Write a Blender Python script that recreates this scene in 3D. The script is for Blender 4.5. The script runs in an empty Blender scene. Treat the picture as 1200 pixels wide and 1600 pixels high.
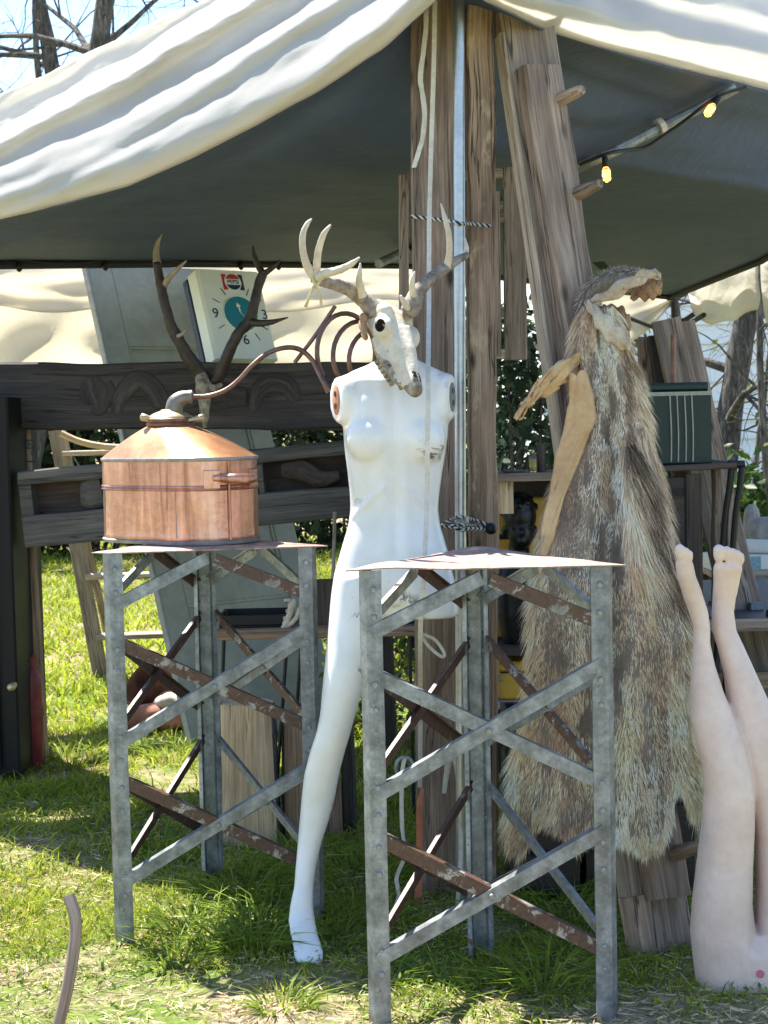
import bpy, bmesh, math, random
import numpy as np
from mathutils import Vector, Matrix, noise as mnoise
R = random.Random(7)
NR = np.random.default_rng(11)
PI = math.pi
scene = bpy.context.scene
COL = scene.collection
rad = math.radians

# ------------------------------------------------------------------ camera, light, exposure
FPX = 2400.0
CAMH = 1.38
cam_d = bpy.data.cameras.new('camera')
cam = bpy.data.objects.new('camera', cam_d)
COL.objects.link(cam)
cam_d.sensor_fit = 'VERTICAL'
cam_d.sensor_height = 36.0
cam_d.sensor_width = 27.0
cam_d.lens = FPX / 1600 * 36
cam_d.clip_start = 0.05
cam_d.clip_end = 2000
CAM = (Matrix.Translation((0, 0, CAMH)) @ Matrix.Rotation(PI / 2 - math.atan(143 / FPX), 4, 'X')
       @ Matrix.Rotation(rad(-1.25), 4, 'Z'))
cam.matrix_world = CAM
cam_d.dof.use_dof = True
cam_d.dof.focus_distance = 4.0
cam_d.dof.aperture_fstop = 14.0
scene.camera = cam

SUN = Vector((-0.27, 0.36, 0.885)).normalized()
world = bpy.data.worlds.new('World')
scene.world = world
world.use_nodes = True
wn = world.node_tree
bg = wn.nodes['Background']
sky = wn.nodes.new('ShaderNodeTexSky')
sky.sky_type = 'NISHITA'
sky.sun_disc = False
sky.sun_elevation = math.asin(SUN.z)
sky.sun_rotation = math.atan2(SUN.x, SUN.y)
sky.air_density = 1.0
sky.dust_density = 0.25
sky.ozone_density = 2.5
wn.links.new(sky.outputs[0], bg.inputs[0])
bg.inputs[1].default_value = 0.108
sl = bpy.data.lights.new('sun', 'SUN')
sl.energy = 5.0
sl.angle = rad(0.5)
sl.color = (1.0, 0.95, 0.87)
so = bpy.data.objects.new('sun', sl)
COL.objects.link(so)
so.rotation_euler = SUN.to_track_quat('Z', 'Y').to_euler()
so.location = (0, 0, 8)
vs = scene.view_settings
vs.view_transform = 'Standard'
vs.look = 'None'
vs.gamma = 1
vs.use_curve_mapping = False
vs.exposure = 1.68
scene.render.engine = 'CYCLES'
scene.cycles.max_bounces = 8
scene.cycles.transparent_max_bounces = 8

# ------------------------------------------------------------------ helpers
def V(*a): return Vector(a)
CM = CAM.to_3x3()
def P(px, py, Y):
    """the point at depth Y that stands where the photograph shows it"""
    d = CM @ Vector(((px - 600) / FPX, (800 - py) / FPX, -1))
    t = Y / d.y
    return Vector((0, 0, CAMH)) + d * t
def G(px, py, z=0.0):
    d = CM @ Vector(((px - 600) / FPX, (800 - py) / FPX, -1))
    t = (z - CAMH) / d.z
    return Vector((0, 0, CAMH)) + d * t
def lerp(a, b, t): return a + (b - a) * t
def interp(x, tab):
    xs = [r[0] for r in tab]
    if x <= xs[0]: return tab[0][1]
    for i in range(len(tab) - 1):
        if x <= xs[i + 1]:
            t = (x - xs[i]) / (xs[i + 1] - xs[i])
            return lerp(tab[i][1], tab[i + 1][1], t)
    return tab[-1][1]
def spline(pts, n=8):
    """catmull-rom through points"""
    pts = [Vector(p) for p in pts]
    if len(pts) < 3:
        return [pts[0].lerp(pts[1], i / n) for i in range(n + 1)]
    q = [pts[0] * 2 - pts[1]] + pts + [pts[-1] * 2 - pts[-2]]
    out = []
    for i in range(1, len(q) - 2):
        for k in range(n):
            t = k / n
            a, b, c, d = q[i - 1], q[i], q[i + 1], q[i + 2]
            out.append(0.5 * ((2 * b) + (c - a) * t + (2 * a - 5 * b + 4 * c - d) * t * t + (3 * b - a - 3 * c + d) * t ** 3))
    out.append(pts[-1])
    return out
def nz(p, s=1.0, o=0.0):
    return mnoise.noise(Vector(p) * s + Vector((o, o * 1.7, o * .3)))

class MB:
    def __init__(s):
        s.v = []; s.f = []; s.g = []; s.m = []
        s.off = Vector((R.uniform(0, 50), R.uniform(0, 50), R.uniform(0, 50)))
    def add(s, vs_, fs, gr=None, mi=0):
        b = len(s.v)
        s.v += [Vector(p) for p in vs_]
        s.g += [(Vector(p) if gr is None else Vector(gr[i])) + s.off for i, p in enumerate(vs_)]
        s.f += [[b + i for i in f] for f in fs]
        s.m += [mi] * len(fs)
        return s
    def loft(s, rings, cap=True, closed=True, gr=None, mi=0):
        n = len(rings[0])
        vs_ = [p for r in rings for p in r]
        g = [p for r in gr for p in r] if gr else None
        fs = []
        for i in range(len(rings) - 1):
            for j in range(n if closed else n - 1):
                k = (j + 1) % n
                fs.append([i * n + j, i * n + k, (i + 1) * n + k, (i + 1) * n + j])
        if cap and closed:
            fs.append(list(range(n))[::-1])
            fs.append([(len(rings) - 1) * n + j for j in range(n)])
        return s.add(vs_, fs, g, mi)
    def tube(s, pts, r, n=8, cap=True, mi=0, flat=None, jit=0.0):
        pts = [Vector(p) for p in pts]
        if not hasattr(r, '__len__'): r = [r] * len(pts)
        if len(r) != len(pts):
            r = [interp(i / (len(pts) - 1) * (len(r) - 1), list(enumerate(r))) for i in range(len(pts))]
        rings = []; gr = []; u = None; L = 0
        for i, p in enumerate(pts):
            t = (pts[min(i + 1, len(pts) - 1)] - pts[max(i - 1, 0)])
            if t.length < 1e-9: t = Vector((0, 0, 1))
            t.normalize()
            if u is None:
                u = t.orthogonal() if flat is None else (Vector(flat) - t * t.dot(Vector(flat)))
            else:
                u = u - t * u.dot(t)
            u.normalize()
            w = t.cross(u)
            if i: L += (p - pts[i - 1]).length
            ring = []; g = []
            for k in range(n):
                a = 2 * PI * k / n
                rr = r[i]
                if jit: rr *= 1 + jit * nz(p * 1.0 + Vector((math.cos(a), math.sin(a), 0)) * r[i], 0.6 / max(r[i], .004), s.off.x)
                ring.append(p + (u * math.cos(a) + w * math.sin(a)) * rr)
                g.append((L, math.cos(a) * r[i], math.sin(a) * r[i]))
            rings.append(ring); gr.append(g)
        return s.loft(rings, cap, True, gr, mi)
    def beam(s, p0, p1, w, d, side=None, N=10, cham=0.003, jit=0.0, mi=0, w1=None, d1=None):
        """plank from p0 to p1: w along SIDE, d along the third axis, edges chamfered and slightly uneven"""
        p0 = Vector(p0); p1 = Vector(p1)
        t = (p1 - p0); L = t.length; t.normalize()
        sd = Vector(side) if side is not None else t.orthogonal()
        sd = (sd - t * sd.dot(t)).normalized()
        up = t.cross(sd)
        w1 = w if w1 is None else w1; d1 = d if d1 is None else d1
        rings = []; gr = []
        o = R.uniform(0, 100)
        for i in range(N + 1):
            k = i / N
            hw = lerp(w, w1, k) / 2; hd = lerp(d, d1, k) / 2
            c = min(cham, hw * .6, hd * .6)
            prof = [(-hw + c, -hd), (hw - c, -hd), (hw, -hd + c), (hw, hd - c), (hw - c, hd), (-hw + c, hd), (-hw, hd - c), (-hw, -hd + c)]
            e = 0.0
            if i == 0: e = 0.0
            ring = []; g = []
            for j, (a, b) in enumerate(prof):
                ja = jit * nz((k * L * 3.0, a * 4, b * 4), 1.7, o)
                jb = jit * .6 * nz((k * L * 3.0, a * 4, b * 4), 1.7, o + 31)
                je = jit * 1.2 * nz((a * 20, b * 20, i * 9.), 1.0, o + 7) if i in (0, N) else 0
                ring.append(p0 + t * (k * L + je) + sd * (a + ja) + up * (b + jb))
                g.append((k * L, a, b))
            rings.append(ring); gr.append(g)
        return s.loft(rings, True, True, gr, mi)
    def box(s, c, ax, ay, az, cham=0.0, mi=0):
        """box with centre C and half-axis vectors"""
        ax, ay, az = Vector(ax), Vector(ay), Vector(az)
        return s.beam(Vector(c) - ax, Vector(c) + ax, ay.length * 2, az.length * 2, ay, N=1, cham=cham, mi=mi)
    def ell(s, c, ax, ay, az, n=14, m=9, mi=0):
        c, ax, ay, az = Vector(c), Vector(ax), Vector(ay), Vector(az)
        vs_ = [c - az]; fs = []
        for i in range(1, m):
            th = PI * i / m
            for j in range(n):
                a = 2 * PI * j / n
                vs_.append(c + (ax * math.cos(a) + ay * math.sin(a)) * math.sin(th) - az * math.cos(th))
        vs_.append(c + az)
        for j in range(n):
            fs.append([0, 1 + (j + 1) % n, 1 + j])
            for i in range(m - 2):
                b = 1 + i * n
                fs.append([b + j, b + (j + 1) % n, b + n + (j + 1) % n, b + n + j])
            fs.append([1 + (m - 2) * n + j, 1 + (m - 2) * n + (j + 1) % n, len(vs_) - 1])
        return s.add(vs_, fs, None, mi)
    def sheet(s, grid, gr=None, mi=0, thick=0.0, nrm=None):
        """grid[i][j] of points; THICK gives it a second face and a rim"""
        n = len(grid); m = len(grid[0])
        vs_ = [p for r in grid for p in r]
        fs = [[i * m + j, i * m + j + 1, (i + 1) * m + j + 1, (i + 1) * m + j] for i in range(n - 1) for j in range(m - 1)]
        if thick:
            b = n * m
            back = []
            for i in range(n):
                for j in range(m):
                    a = grid[min(i + 1, n - 1)][j] - grid[max(i - 1, 0)][j]
                    c = grid[i][min(j + 1, m - 1)] - grid[i][max(j - 1, 0)]
                    q = a.cross(c)
                    if q.length > 1e-12: q.normalize()
                    back.append(grid[i][j] + q * thick)
            vs_ += back
            fs += [[b + x for x in f[::-1]] for f in fs[:(n - 1) * (m - 1)]]
            for j in range(m - 1):
                fs.append([j, b + j, b + j + 1, j + 1]); e = (n - 1) * m + j
                fs.append([e, e + 1, b + e + 1, b + e])
            for i in range(n - 1):
                e = i * m
                fs.append([e, e + m, b + e + m, b + e]); e = i * m + m - 1
                fs.append([e, b + e, b + e + m, e + m])
        g = None
        if gr is not None:
            g = [x for r in gr for x in r]
            if thick: g = g + g
        return s.add(vs_, fs, g, mi)
    def mesh(s, name, org=Vector((0, 0, 0))):
        me = bpy.data.meshes.new(name)
        me.from_pydata([p - org for p in s.v], [], s.f)
        at = me.attributes.new('grain', 'FLOAT_VECTOR', 'POINT')
        at.data.foreach_set('vector', np.array([tuple(g) for g in s.g], dtype=np.float32).ravel())
        me.polygons.foreach_set('material_index', np.array(s.m, dtype=np.int32))
        me.update()
        return me

def worldloc(o):
    p = Vector(o.location)
    while o.parent: o = o.parent; p += Vector(o.location)
    return p
def link(name, me, mats, root=None, org=None, smooth=30, **props):
    if not isinstance(mats, (list, tuple)): mats = [mats]
    for m in mats: me.materials.append(m)
    if smooth:
        me.polygons.foreach_set('use_smooth', np.ones(len(me.polygons), dtype=bool))
        me.set_sharp_from_angle(angle=rad(smooth))
    o = bpy.data.objects.new(name, me)
    COL.objects.link(o)
    if root is not None: o.parent = root
    elif org is not None: o.location = org
    for k, v in props.items(): o[k] = v
    return o
def build(mb, name, mats, root=None, smooth=30, **props):
    """world-space MB -> object; a part takes its thing's place as its origin"""
    if root is not None:
        return link(name, mb.mesh(name, worldloc(root)), mats, root, None, smooth, **props)
    c = sum(mb.v, Vector()) / len(mb.v); c.z = min(p.z for p in mb.v)
    return link(name, mb.mesh(name, c), mats, None, c, smooth, **props)
def thing(name, loc, label, category, group=None):
    o = bpy.data.objects.new(name, None)
    o.empty_display_size = 0.1
    COL.objects.link(o)
    o.location = loc
    o['label'] = label; o['category'] = category
    if group: o['group'] = group
    return o
def remesh(mb, vox, smooth=8, fac=0.5, cut=None):
    """one continuous skin over the closed pieces in MB (world space)"""
    me = bpy.data.meshes.new('tmp')
    me.from_pydata(mb.v, [], mb.f)
    o = bpy.data.objects.new('tmp', me); COL.objects.link(o)
    bm = bmesh.new(); bm.from_mesh(me); bmesh.ops.recalc_face_normals(bm, faces=bm.faces); bm.to_mesh(me); bm.free()
    r = o.modifiers.new('r', 'REMESH'); r.mode = 'VOXEL'; r.voxel_size = vox; r.use_smooth_shade = True
    if smooth:
        q = o.modifiers.new('s', 'SMOOTH'); q.iterations = smooth; q.factor = fac
    co = None
    if cut:
        cme = bpy.data.meshes.new('cut'); cme.from_pydata(cut.v, [], cut.f)
        co = bpy.data.objects.new('cut', cme); COL.objects.link(co)
        bm = bmesh.new(); bm.from_mesh(cme); bmesh.ops.recalc_face_normals(bm, faces=bm.faces); bm.to_mesh(cme); bm.free()
        b = o.modifiers.new('b', 'BOOLEAN'); b.operation = 'DIFFERENCE'; b.object = co; b.solver = 'EXACT'
    dg = bpy.context.evaluated_depsgraph_get()
    out = bpy.data.meshes.new_from_object(o.evaluated_get(dg))
    bpy.data.objects.remove(o); bpy.data.meshes.remove(me)
    if co: bpy.data.objects.remove(co)
    return out
def skin(name, me, mats, root, smooth=180, **props):
    """a remeshed (world-space) mesh as a part"""
    org = worldloc(root)
    me.transform(Matrix.Translation(-org))
    me.name = name
    return link(name, me, mats, root, None, smooth, **props)
def ell_ring(c, a, b, n=28, e=2.0):
    c, a, b = Vector(c), Vector(a), Vector(b)
    out = []
    for k in range(n):
        t = 2 * PI * k / n
        x, y = math.cos(t), math.sin(t)
        if e != 2.0:
            x = math.copysign(abs(x) ** (2 / e), x); y = math.copysign(abs(y) ** (2 / e), y)
        out.append(c + a * x + b * y)
    return out
def fast_mesh(name, verts, tris, cols=None):
    """triangle mesh from numpy arrays, with one colour per vertex"""
    me = bpy.data.meshes.new(name)
    n = len(tris)
    me.vertices.add(len(verts)); me.vertices.foreach_set('co', verts.astype(np.float32).ravel())
    me.loops.add(n * 3); me.loops.foreach_set('vertex_index', tris.astype(np.int32).ravel())
    me.polygons.add(n); me.polygons.foreach_set('loop_start', np.arange(0, n * 3, 3, dtype=np.int32))
    me.update(calc_edges=True)
    if cols is not None:
        at = me.attributes.new('col', 'FLOAT_COLOR', 'POINT')
        c4 = np.ones((len(verts), 4), dtype=np.float32); c4[:, :3] = cols
        at.data.foreach_set('color', c4.ravel())
    me.validate()
    return me
def ribbons(root, d, length, width, bend, col, tipcol=None, side=None):
    """N bent, tapering blades: 5 vertices and 3 triangles each"""
    N = len(root)
    length = np.broadcast_to(np.asarray(length, dtype=float), (N,)); width = np.broadcast_to(np.asarray(width, dtype=float), (N,))
    d = d / np.linalg.norm(d, axis=1, keepdims=True)
    if side is None:
        side = np.cross(d, NR.normal(size=(N, 3)))
    side = side / np.maximum(np.linalg.norm(side, axis=1, keepdims=True), 1e-6)
    w = (side * width[:, None]) / 2
    L = length[:, None]
    mid = root + d * L * .5 + bend * L * .22
    tip = root + d * L * .92 + bend * L * .85
    vv = np.stack([root - w, root + w, mid - w * .8, mid + w * .8, tip], axis=1)
    b = (np.arange(N) * 5)[:, None, None]
    tr = np.array([[0, 1, 3], [0, 3, 2], [2, 3, 4]])[None] + b
    tc = col if tipcol is None else tipcol
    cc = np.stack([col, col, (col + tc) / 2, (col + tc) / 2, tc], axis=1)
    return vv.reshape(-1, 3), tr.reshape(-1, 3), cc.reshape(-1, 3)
def join_np(*sets):
    vs_, ts, cs = [], [], []; b = 0
    for v, t, c in sets:
        vs_.append(v); ts.append(t + b); cs.append(c); b += len(v)
    return np.concatenate(vs_), np.concatenate(ts), np.concatenate(cs)
def leafcards(pts, size, col, nrm=None):
    """N small four-cornered leaves, folded along the midrib"""
    N = len(pts)
    a = NR.normal(size=(N, 3)); a /= np.linalg.norm(a, axis=1, keepdims=True)
    b = np.cross(a, NR.normal(size=(N, 3))); b /= np.linalg.norm(b, axis=1, keepdims=True)
    c = np.cross(a, b)
    s = np.broadcast_to(np.asarray(size, dtype=float), (N,))[:, None]
    vv = np.stack([pts - a * s, pts + b * s * .45 + c * s * .12, pts + a * s, pts - b * s * .45 + c * s * .12], axis=1)
    tr = np.array([[0, 1, 2], [0, 2, 3]])[None] + (np.arange(N) * 4)[:, None, None]
    return vv.reshape(-1, 3), tr.reshape(-1, 3), np.repeat(col, 4, axis=0)

# ------------------------------------------------------------------ materials
def nodes(name):
    m = bpy.data.materials.new(name); m.use_nodes = True
    t = m.node_tree
    return m, t, t.nodes['Principled BSDF'], t.nodes['Material Output']
def nd(t, typ, **kw):
    n = t.nodes.new(typ)
    for k, v in kw.items():
        if k in n.inputs.keys() if isinstance(k, str) else False: n.inputs[k].default_value = v
        else: setattr(n, k, v)
    return n
def coordout(t, coord):
    if coord == 'grain':
        return nd(t, 'ShaderNodeAttribute', attribute_name='grain').outputs['Vector']
    return t.nodes.new('ShaderNodeTexCoord').outputs['Object']
def mapped(t, vec, sc):
    mp = t.nodes.new('ShaderNodeMapping'); mp.inputs['Scale'].default_value = sc
    t.links.new(vec, mp.inputs['Vector']); return mp.outputs[0]
def noise(t, vec, sc, detail=6, rough=.6, dist=0.0):
    n = t.nodes.new('ShaderNodeTexNoise')
    n.inputs['Scale'].default_value = sc; n.inputs['Detail'].default_value = detail
    n.inputs['Roughness'].default_value = rough; n.inputs['Distortion'].default_value = dist
    t.links.new(vec, n.inputs['Vector']); return n.outputs['Fac']
def ramp(t, fac, stops, interp_='LINEAR'):
    r = t.nodes.new('ShaderNodeValToRGB'); cr = r.color_ramp; cr.interpolation = interp_
    while len(cr.elements) < len(stops): cr.elements.new(0.5)
    for e, (p, c) in zip(cr.elements, stops):
        e.position = p
        e.color = (*c, 1) if hasattr(c, '__len__') else (c, c, c, 1)
    t.links.new(fac, r.inputs[0]); return r.outputs[0]
def mix(t, fac, a, b, mode='MIX'):
    n = t.nodes.new('ShaderNodeMix'); n.data_type = 'RGBA'; n.blend_type = mode
    for sock, val in ((n.inputs[0], fac), (n.inputs[6], a), (n.inputs[7], b)):
        if isinstance(val, (int, float)): sock.default_value = val if sock == n.inputs[0] else (val, val, val, 1)
        elif isinstance(val, tuple): sock.default_value = (*val, 1)
        else: t.links.new(val, sock)
    return n.outputs[2]
def bump(t, p, h, strength=.3, dist=.01):
    b = t.nodes.new('ShaderNodeBump'); b.inputs['Strength'].default_value = strength; b.inputs['Distance'].default_value = dist
    t.links.new(h, b.inputs['Height']); t.links.new(b.outputs[0], p.inputs['Normal'])
def setrough(t, p, fac, lo, hi):
    mr = t.nodes.new('ShaderNodeMapRange'); mr.inputs['To Min'].default_value = lo; mr.inputs['To Max'].default_value = hi
    t.links.new(fac, mr.inputs['Value']); t.links.new(mr.outputs[0], p.inputs['Roughness'])
def add_translucent(t, p, out, colsock, fac):
    tr = t.nodes.new('ShaderNodeBsdfTranslucent')
    if isinstance(colsock, tuple): tr.inputs[0].default_value = (*colsock, 1)
    else: t.links.new(colsock, tr.inputs[0])
    mx = t.nodes.new('ShaderNodeMixShader'); mx.inputs[0].default_value = fac
    t.links.new(p.outputs[0], mx.inputs[1]); t.links.new(tr.outputs[0], mx.inputs[2]); t.links.new(mx.outputs[0], out.inputs[0])

def wood(name, dark, mid, light, rough=.75, fine=1.0, knots=True, bmp=.5, coord='grain', stain=None):
    m, t, p, o = nodes(name)
    v = coordout(t, coord)
    g1 = noise(t, mapped(t, v, (1.2, 16, 16)), 1.5, 9, .65, .6)
    g2 = noise(t, mapped(t, v, (3, 130, 130)), 1.6, 4, .6, .2)
    c = ramp(t, g1, [(.3, dark), (.5, mid), (.68, light)])
    c = mix(t, .55 * fine, c, ramp(t, g2, [(.35, .35), (.6, 1.15)]), 'MULTIPLY')
    blot = noise(t, mapped(t, v, (2.2, 5, 5)), 1.4, 5, .6)
    c = mix(t, .6, c, ramp(t, blot, [(.35, .6), (.62, 1.2)]), 'MULTIPLY')
    if stain:
        sfac = ramp(t, noise(t, mapped(t, v, (4, 8, 8)), 2.1, 5, .65), [(.56, 0.0), (.66, .8)])
        c = mix(t, sfac, c, stain)
    h = g2
    if knots:
        vo = t.nodes.new('ShaderNodeTexVoronoi'); vo.inputs['Scale'].default_value = 1.0
        t.links.new(mapped(t, v, (3.2, 9, 9)), vo.inputs['Vector'])
        k = ramp(t, vo.outputs['Distance'], [(.05, 1.0), (.13, 0.0)])
        c = mix(t, k, c, tuple(x * .3 for x in dark))
    t.links.new(c, p.inputs['Base Color'])
    setrough(t, p, g1, rough - .08, rough + .15)
    hh = mix(t, .5, g1, g2)
    if bmp >= .5:
        cr = ramp(t, noise(t, mapped(t, v, (.7, 20, 20)), 1.3, 4, .55, .5), [(.40, 0.0), (.415, 1.0), (.43, 0.0)])
        c = mix(t, cr, c, tuple(x * .22 for x in dark)); t.links.new(c, p.inputs['Base Color'])
        hh = mix(t, cr, hh, 0.0)
    bump(t, p, hh, bmp, .006)
    return m
def galv(name, base=(.36, .40, .43), rust=0.0, coord='Object', metal=.55, rustcol=((.10, .035, .02), (.22, .08, .035)), rough=.45):
    m, t, p, o = nodes(name)
    v = coordout(t, coord)
    vo = t.nodes.new('ShaderNodeTexVoronoi'); vo.inputs['Scale'].default_value = 95
    t.links.new(v, vo.inputs['Vector'])
    sp = nd(t, 'ShaderNodeSeparateColor'); t.links.new(vo.outputs['Color'], sp.inputs[0])
    n1 = noise(t, v, 14, 6, .65)
    n2 = noise(t, v, 70, 4, .7)
    c = ramp(t, n1, [(.3, tuple(x * .5 for x in base)), (.5, base), (.72, tuple(min(1, x * 1.7) for x in base))])
    c = mix(t, .28, c, ramp(t, sp.outputs[0], [(0, .68), (1, 1.3)]), 'MULTIPLY')
    stn = noise(t, mapped(t, v, (30, 30, 2.5)), 1.0, 5, .6)
    c = mix(t, .5, c, ramp(t, stn, [(.35, .7), (.62, 1.15)]), 'MULTIPLY')
    c = mix(t, .5, c, ramp(t, n2, [(.35, .6), (.6, 1.15)]), 'MULTIPLY')
    mt = p.inputs['Metallic']; mt.default_value = metal
    # small rust freckles everywhere; flaking rust where asked
    rn = noise(t, mapped(t, v, (1, 1, 1)), 22, 8, .72, .4)
    lo = .68 - .30 * rust
    fac = ramp(t, rn, [(lo, 0.0), (lo + .035, 1.0)])
    rc = ramp(t, n2, [(.3, rustcol[0]), (.7, rustcol[1])])
    c = mix(t, fac, c, rc)
    t.links.new(c, p.inputs['Base Color'])
    inv = nd(t, 'ShaderNodeMath', operation='MULTIPLY_ADD'); inv.inputs[1].default_value = -metal; inv.inputs[2].default_value = metal
    t.links.new(fac, inv.inputs[0]); t.links.new(inv.outputs[0], mt)
    setrough(t, p, n1, rough - .08, rough + .2)
    hb = mix(t, fac, n2, 0.8)
    bump(t, p, n2, .22, .004)
    return m
def plain(name, col, rough=.5, metal=0.0, var=.25, sc=12, bmp=.1, coat=0.0, coord='Object', col2=None, spec=None, emit=None, fine=60):
    m, t, p, o = nodes(name)
    v = coordout(t, coord)
    n1 = noise(t, v, sc, 7, .62, .2)
    n2 = noise(t, v, sc * 7, 4, .6)
    c2 = col2 if col2 else tuple(x * (1 - var) for x in col)
    c = ramp(t, n1, [(.34, c2), (.62, col)])
    c = mix(t, var * .8, c, ramp(t, n2, [(.35, .62), (.6, 1.1)]), 'MULTIPLY')
    t.links.new(c, p.inputs['Base Color'])
    p.inputs['Metallic'].default_value = metal
    setrough(t, p, n1, max(.05, rough - .08), min(1, rough + .12))
    p.inputs['Coat Weight'].default_value = coat; p.inputs['Coat Roughness'].default_value = .15
    if spec is not None: p.inputs['Specular IOR Level'].default_value = spec
    if emit:
        p.inputs['Emission Color'].default_value = (*emit[0], 1); p.inputs['Emission Strength'].default_value = emit[1]
    if bmp: bump(t, p, mix(t, .5, n1, n2), bmp, .005)
    return m
def canvas(name, col, trans, rough=.7, bmp=.25, transcol=None, wr=6.0, coat=0.0):
    m, t, p, o = nodes(name)
    v = coordout(t, 'Object')
    n1 = noise(t, v, 2.2, 6, .6, .5)
    n2 = noise(t, mapped(t, v, (1, 1, 1)), 26, 6, .6, 1.2)
    c = mix(t, .3, col, ramp(t, n1, [(.35, .75), (.6, 1.05)]), 'MULTIPLY')
    t.links.new(c, p.inputs['Base Color'])
    p.inputs['Roughness'].default_value = rough
    p.inputs['Coat Weight'].default_value = coat
    w1 = noise(t, mapped(t, v, (1, 1, 1)), wr, 5, .55, 2.0)
    bump(t, p, mix(t, .15, w1, n2), bmp, .05)
    if trans: add_translucent(t, p, o, transcol or col, trans)
    return m
def vcol(name, rough=.65, trans=0.0, mult=1.0, spec=.3, sheen=0.0):
    m, t, p, o = nodes(name)
    a = nd(t, 'ShaderNodeAttribute', attribute_name='col').outputs['Color']
    t.links.new(a, p.inputs['Base Color'])
    p.inputs['Roughness'].default_value = rough
    p.inputs['Specular IOR Level'].default_value = spec
    if trans: add_translucent(t, p, o, a, trans)
    return m

M = {}
M['oldwood'] = wood('weathered_timber', (.135, .09, .064), (.285, .205, .152), (.44, .335, .26))
M['barkwood'] = wood('rough_timber', (.17, .105, .07), (.37, .255, .175), (.52, .385, .275), bmp=.9, stain=(.55, .42, .28))
M['greywood'] = wood('grey_timber', (.14, .100, .075), (.28, .212, .160), (.41, .32, .25))
M['edgewood'] = wood('pale_sawn_timber', (.3, .23, .16), (.45, .36, .27), (.56, .47, .37), knots=False)
M['darkwood'] = wood('dark_carved_timber', (.018, .014, .013), (.045, .036, .032), (.085, .068, .058), knots=False, rough=.7)
M['troughwood'] = wood('grey_brown_timber', (.05, .045, .04), (.10, .09, .08), (.16, .145, .13), knots=False)
M['recesswood'] = wood('hollowed_brown_timber', (.03, .022, .018), (.065, .046, .036), (.10, .075, .06), knots=False)
M['logwood'] = wood('split_log_face', (.36, .24, .13), (.56, .40, .24), (.68, .51, .33), bmp=.5, knots=True)
M['plankwood'] = wood('bench_plank', (.17, .105, .065), (.30, .195, .12), (.43, .295, .195))
M['furnwood'] = wood('dark_furniture_wood', (.012, .009, .008), (.03, .02, .016), (.06, .04, .03), rough=.5, knots=False)
def bark():
    m, t, p, o = nodes('rough_tree_bark')
    v = coordout(t, 'Object')
    n1 = noise(t, mapped(t, v, (1, 1, .28)), 26, 8, .7, .8); n2 = noise(t, v, 3.5, 5, .6)
    c = ramp(t, n1, [(.34, (.022, .018, .015)), (.5, (.10, .085, .072)), (.66, (.24, .21, .18))])
    c = mix(t, .6, c, ramp(t, n2, [(.35, .5), (.62, 1.25)]), 'MULTIPLY')
    t.links.new(c, p.inputs['Base Color']); p.inputs['Roughness'].default_value = .9
    bump(t, p, n1, 1.0, .03); return m
M['bark'] = bark()
M['galv'] = galv('galvanised_steel', (.235, .25, .262), .12)
M['galvdark'] = galv('dull_galvanised_steel', (.26, .29, .31), .22)
M['rusty'] = galv('rusting_steel', (.30, .29, .28), .86, rustcol=((.048, .025, .017), (.115, .056, .034)))
M['rust'] = galv('rusted_steel', (.16, .12, .10), 1.0, rustcol=((.035, .017, .013), (.085, .038, .024)), metal=.2)
M['bolt'] = galv('zinc_bolt', (.34, .355, .36), 0)
M['pole'] = None
M['plate'] = galv('dusty_rusted_sheet', (.37, .25, .205), .6, rustcol=((.22, .13, .10), (.33, .215, .175)), metal=.1, rough=.7)
M['black'] = plain('black_metal', (.012, .013, .015), .45, .3, .3)
M['mannequin'] = None
del M['mannequin']
M['white'] = plain('glossy_white_plastic', (.86, .87, .88), .3, 0, .04, 5, .03, coat=.25, col2=(.80, .81, .81))
M['legpink'] = plain('dusty_pink_plastic', (.76, .60, .53), .5, 0, .16, 7, .05, col2=(.64, .485, .42))
M['copper'] = None
def copper():
    m, t, p, o = nodes('tarnished_copper')
    v = coordout(t, 'Object')
    st = noise(t, mapped(t, v, (20, 20, 1.6)), 1.5, 7, .6, .5)
    n1 = noise(t, v, 5, 6, .6, .6)
    n2 = noise(t, v, 40, 5, .65)
    c = ramp(t, st, [(.26, (.20, .095, .07)), (.42, (.50, .25, .18)), (.6, (.68, .37, .27)), (.75, (.82, .52, .42))])
    c = mix(t, .5, c, ramp(t, n1, [(.35, .55), (.6, 1.1)]), 'MULTIPLY')
    c = mix(t, .3, c, ramp(t, n2, [(.35, .6), (.6, 1.1)]), 'MULTIPLY')
    t.links.new(c, p.inputs['Base Color']); p.inputs['Metallic'].default_value = .85
    setrough(t, p, st, .22, .46)
    bump(t, p, mix(t, .3, n1, n2), .35, .015)
    return m
M['copper'] = copper()
M['coppertop'] = plain('golden_copper_sheet', (.62, .34, .18), .36, .75, .35, 7, .15, col2=(.46, .21, .10))
M['coppertube'] = plain('dull_copper_tube', (.27, .145, .11), .42, .65, .4, 20, .1, col2=(.12, .075, .062))
M['elbow'] = plain('dull_grey_brown_fitting', (.27, .24, .20), .5, .6, .4, 30, .2)
M['solder'] = plain('grey_solder_seam', (.36, .34, .33), .5, .6, .4, 30, .3)
M['brass'] = plain('dull_brass', (.55, .44, .26), .42, .7, .3, 25, .1)
M['bone'] = plain('bleached_bone', (.66, .60, .49), .7, 0, .3, 14, .45, col2=(.50, .42, .31))
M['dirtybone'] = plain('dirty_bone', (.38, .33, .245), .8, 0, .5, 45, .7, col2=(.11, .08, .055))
M['socketshade'] = plain('skull_socket_shade', (.03, .022, .016), .9, 0, .3, 30, .3)  # shade of the eye and nose hollows put into the colour
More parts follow.
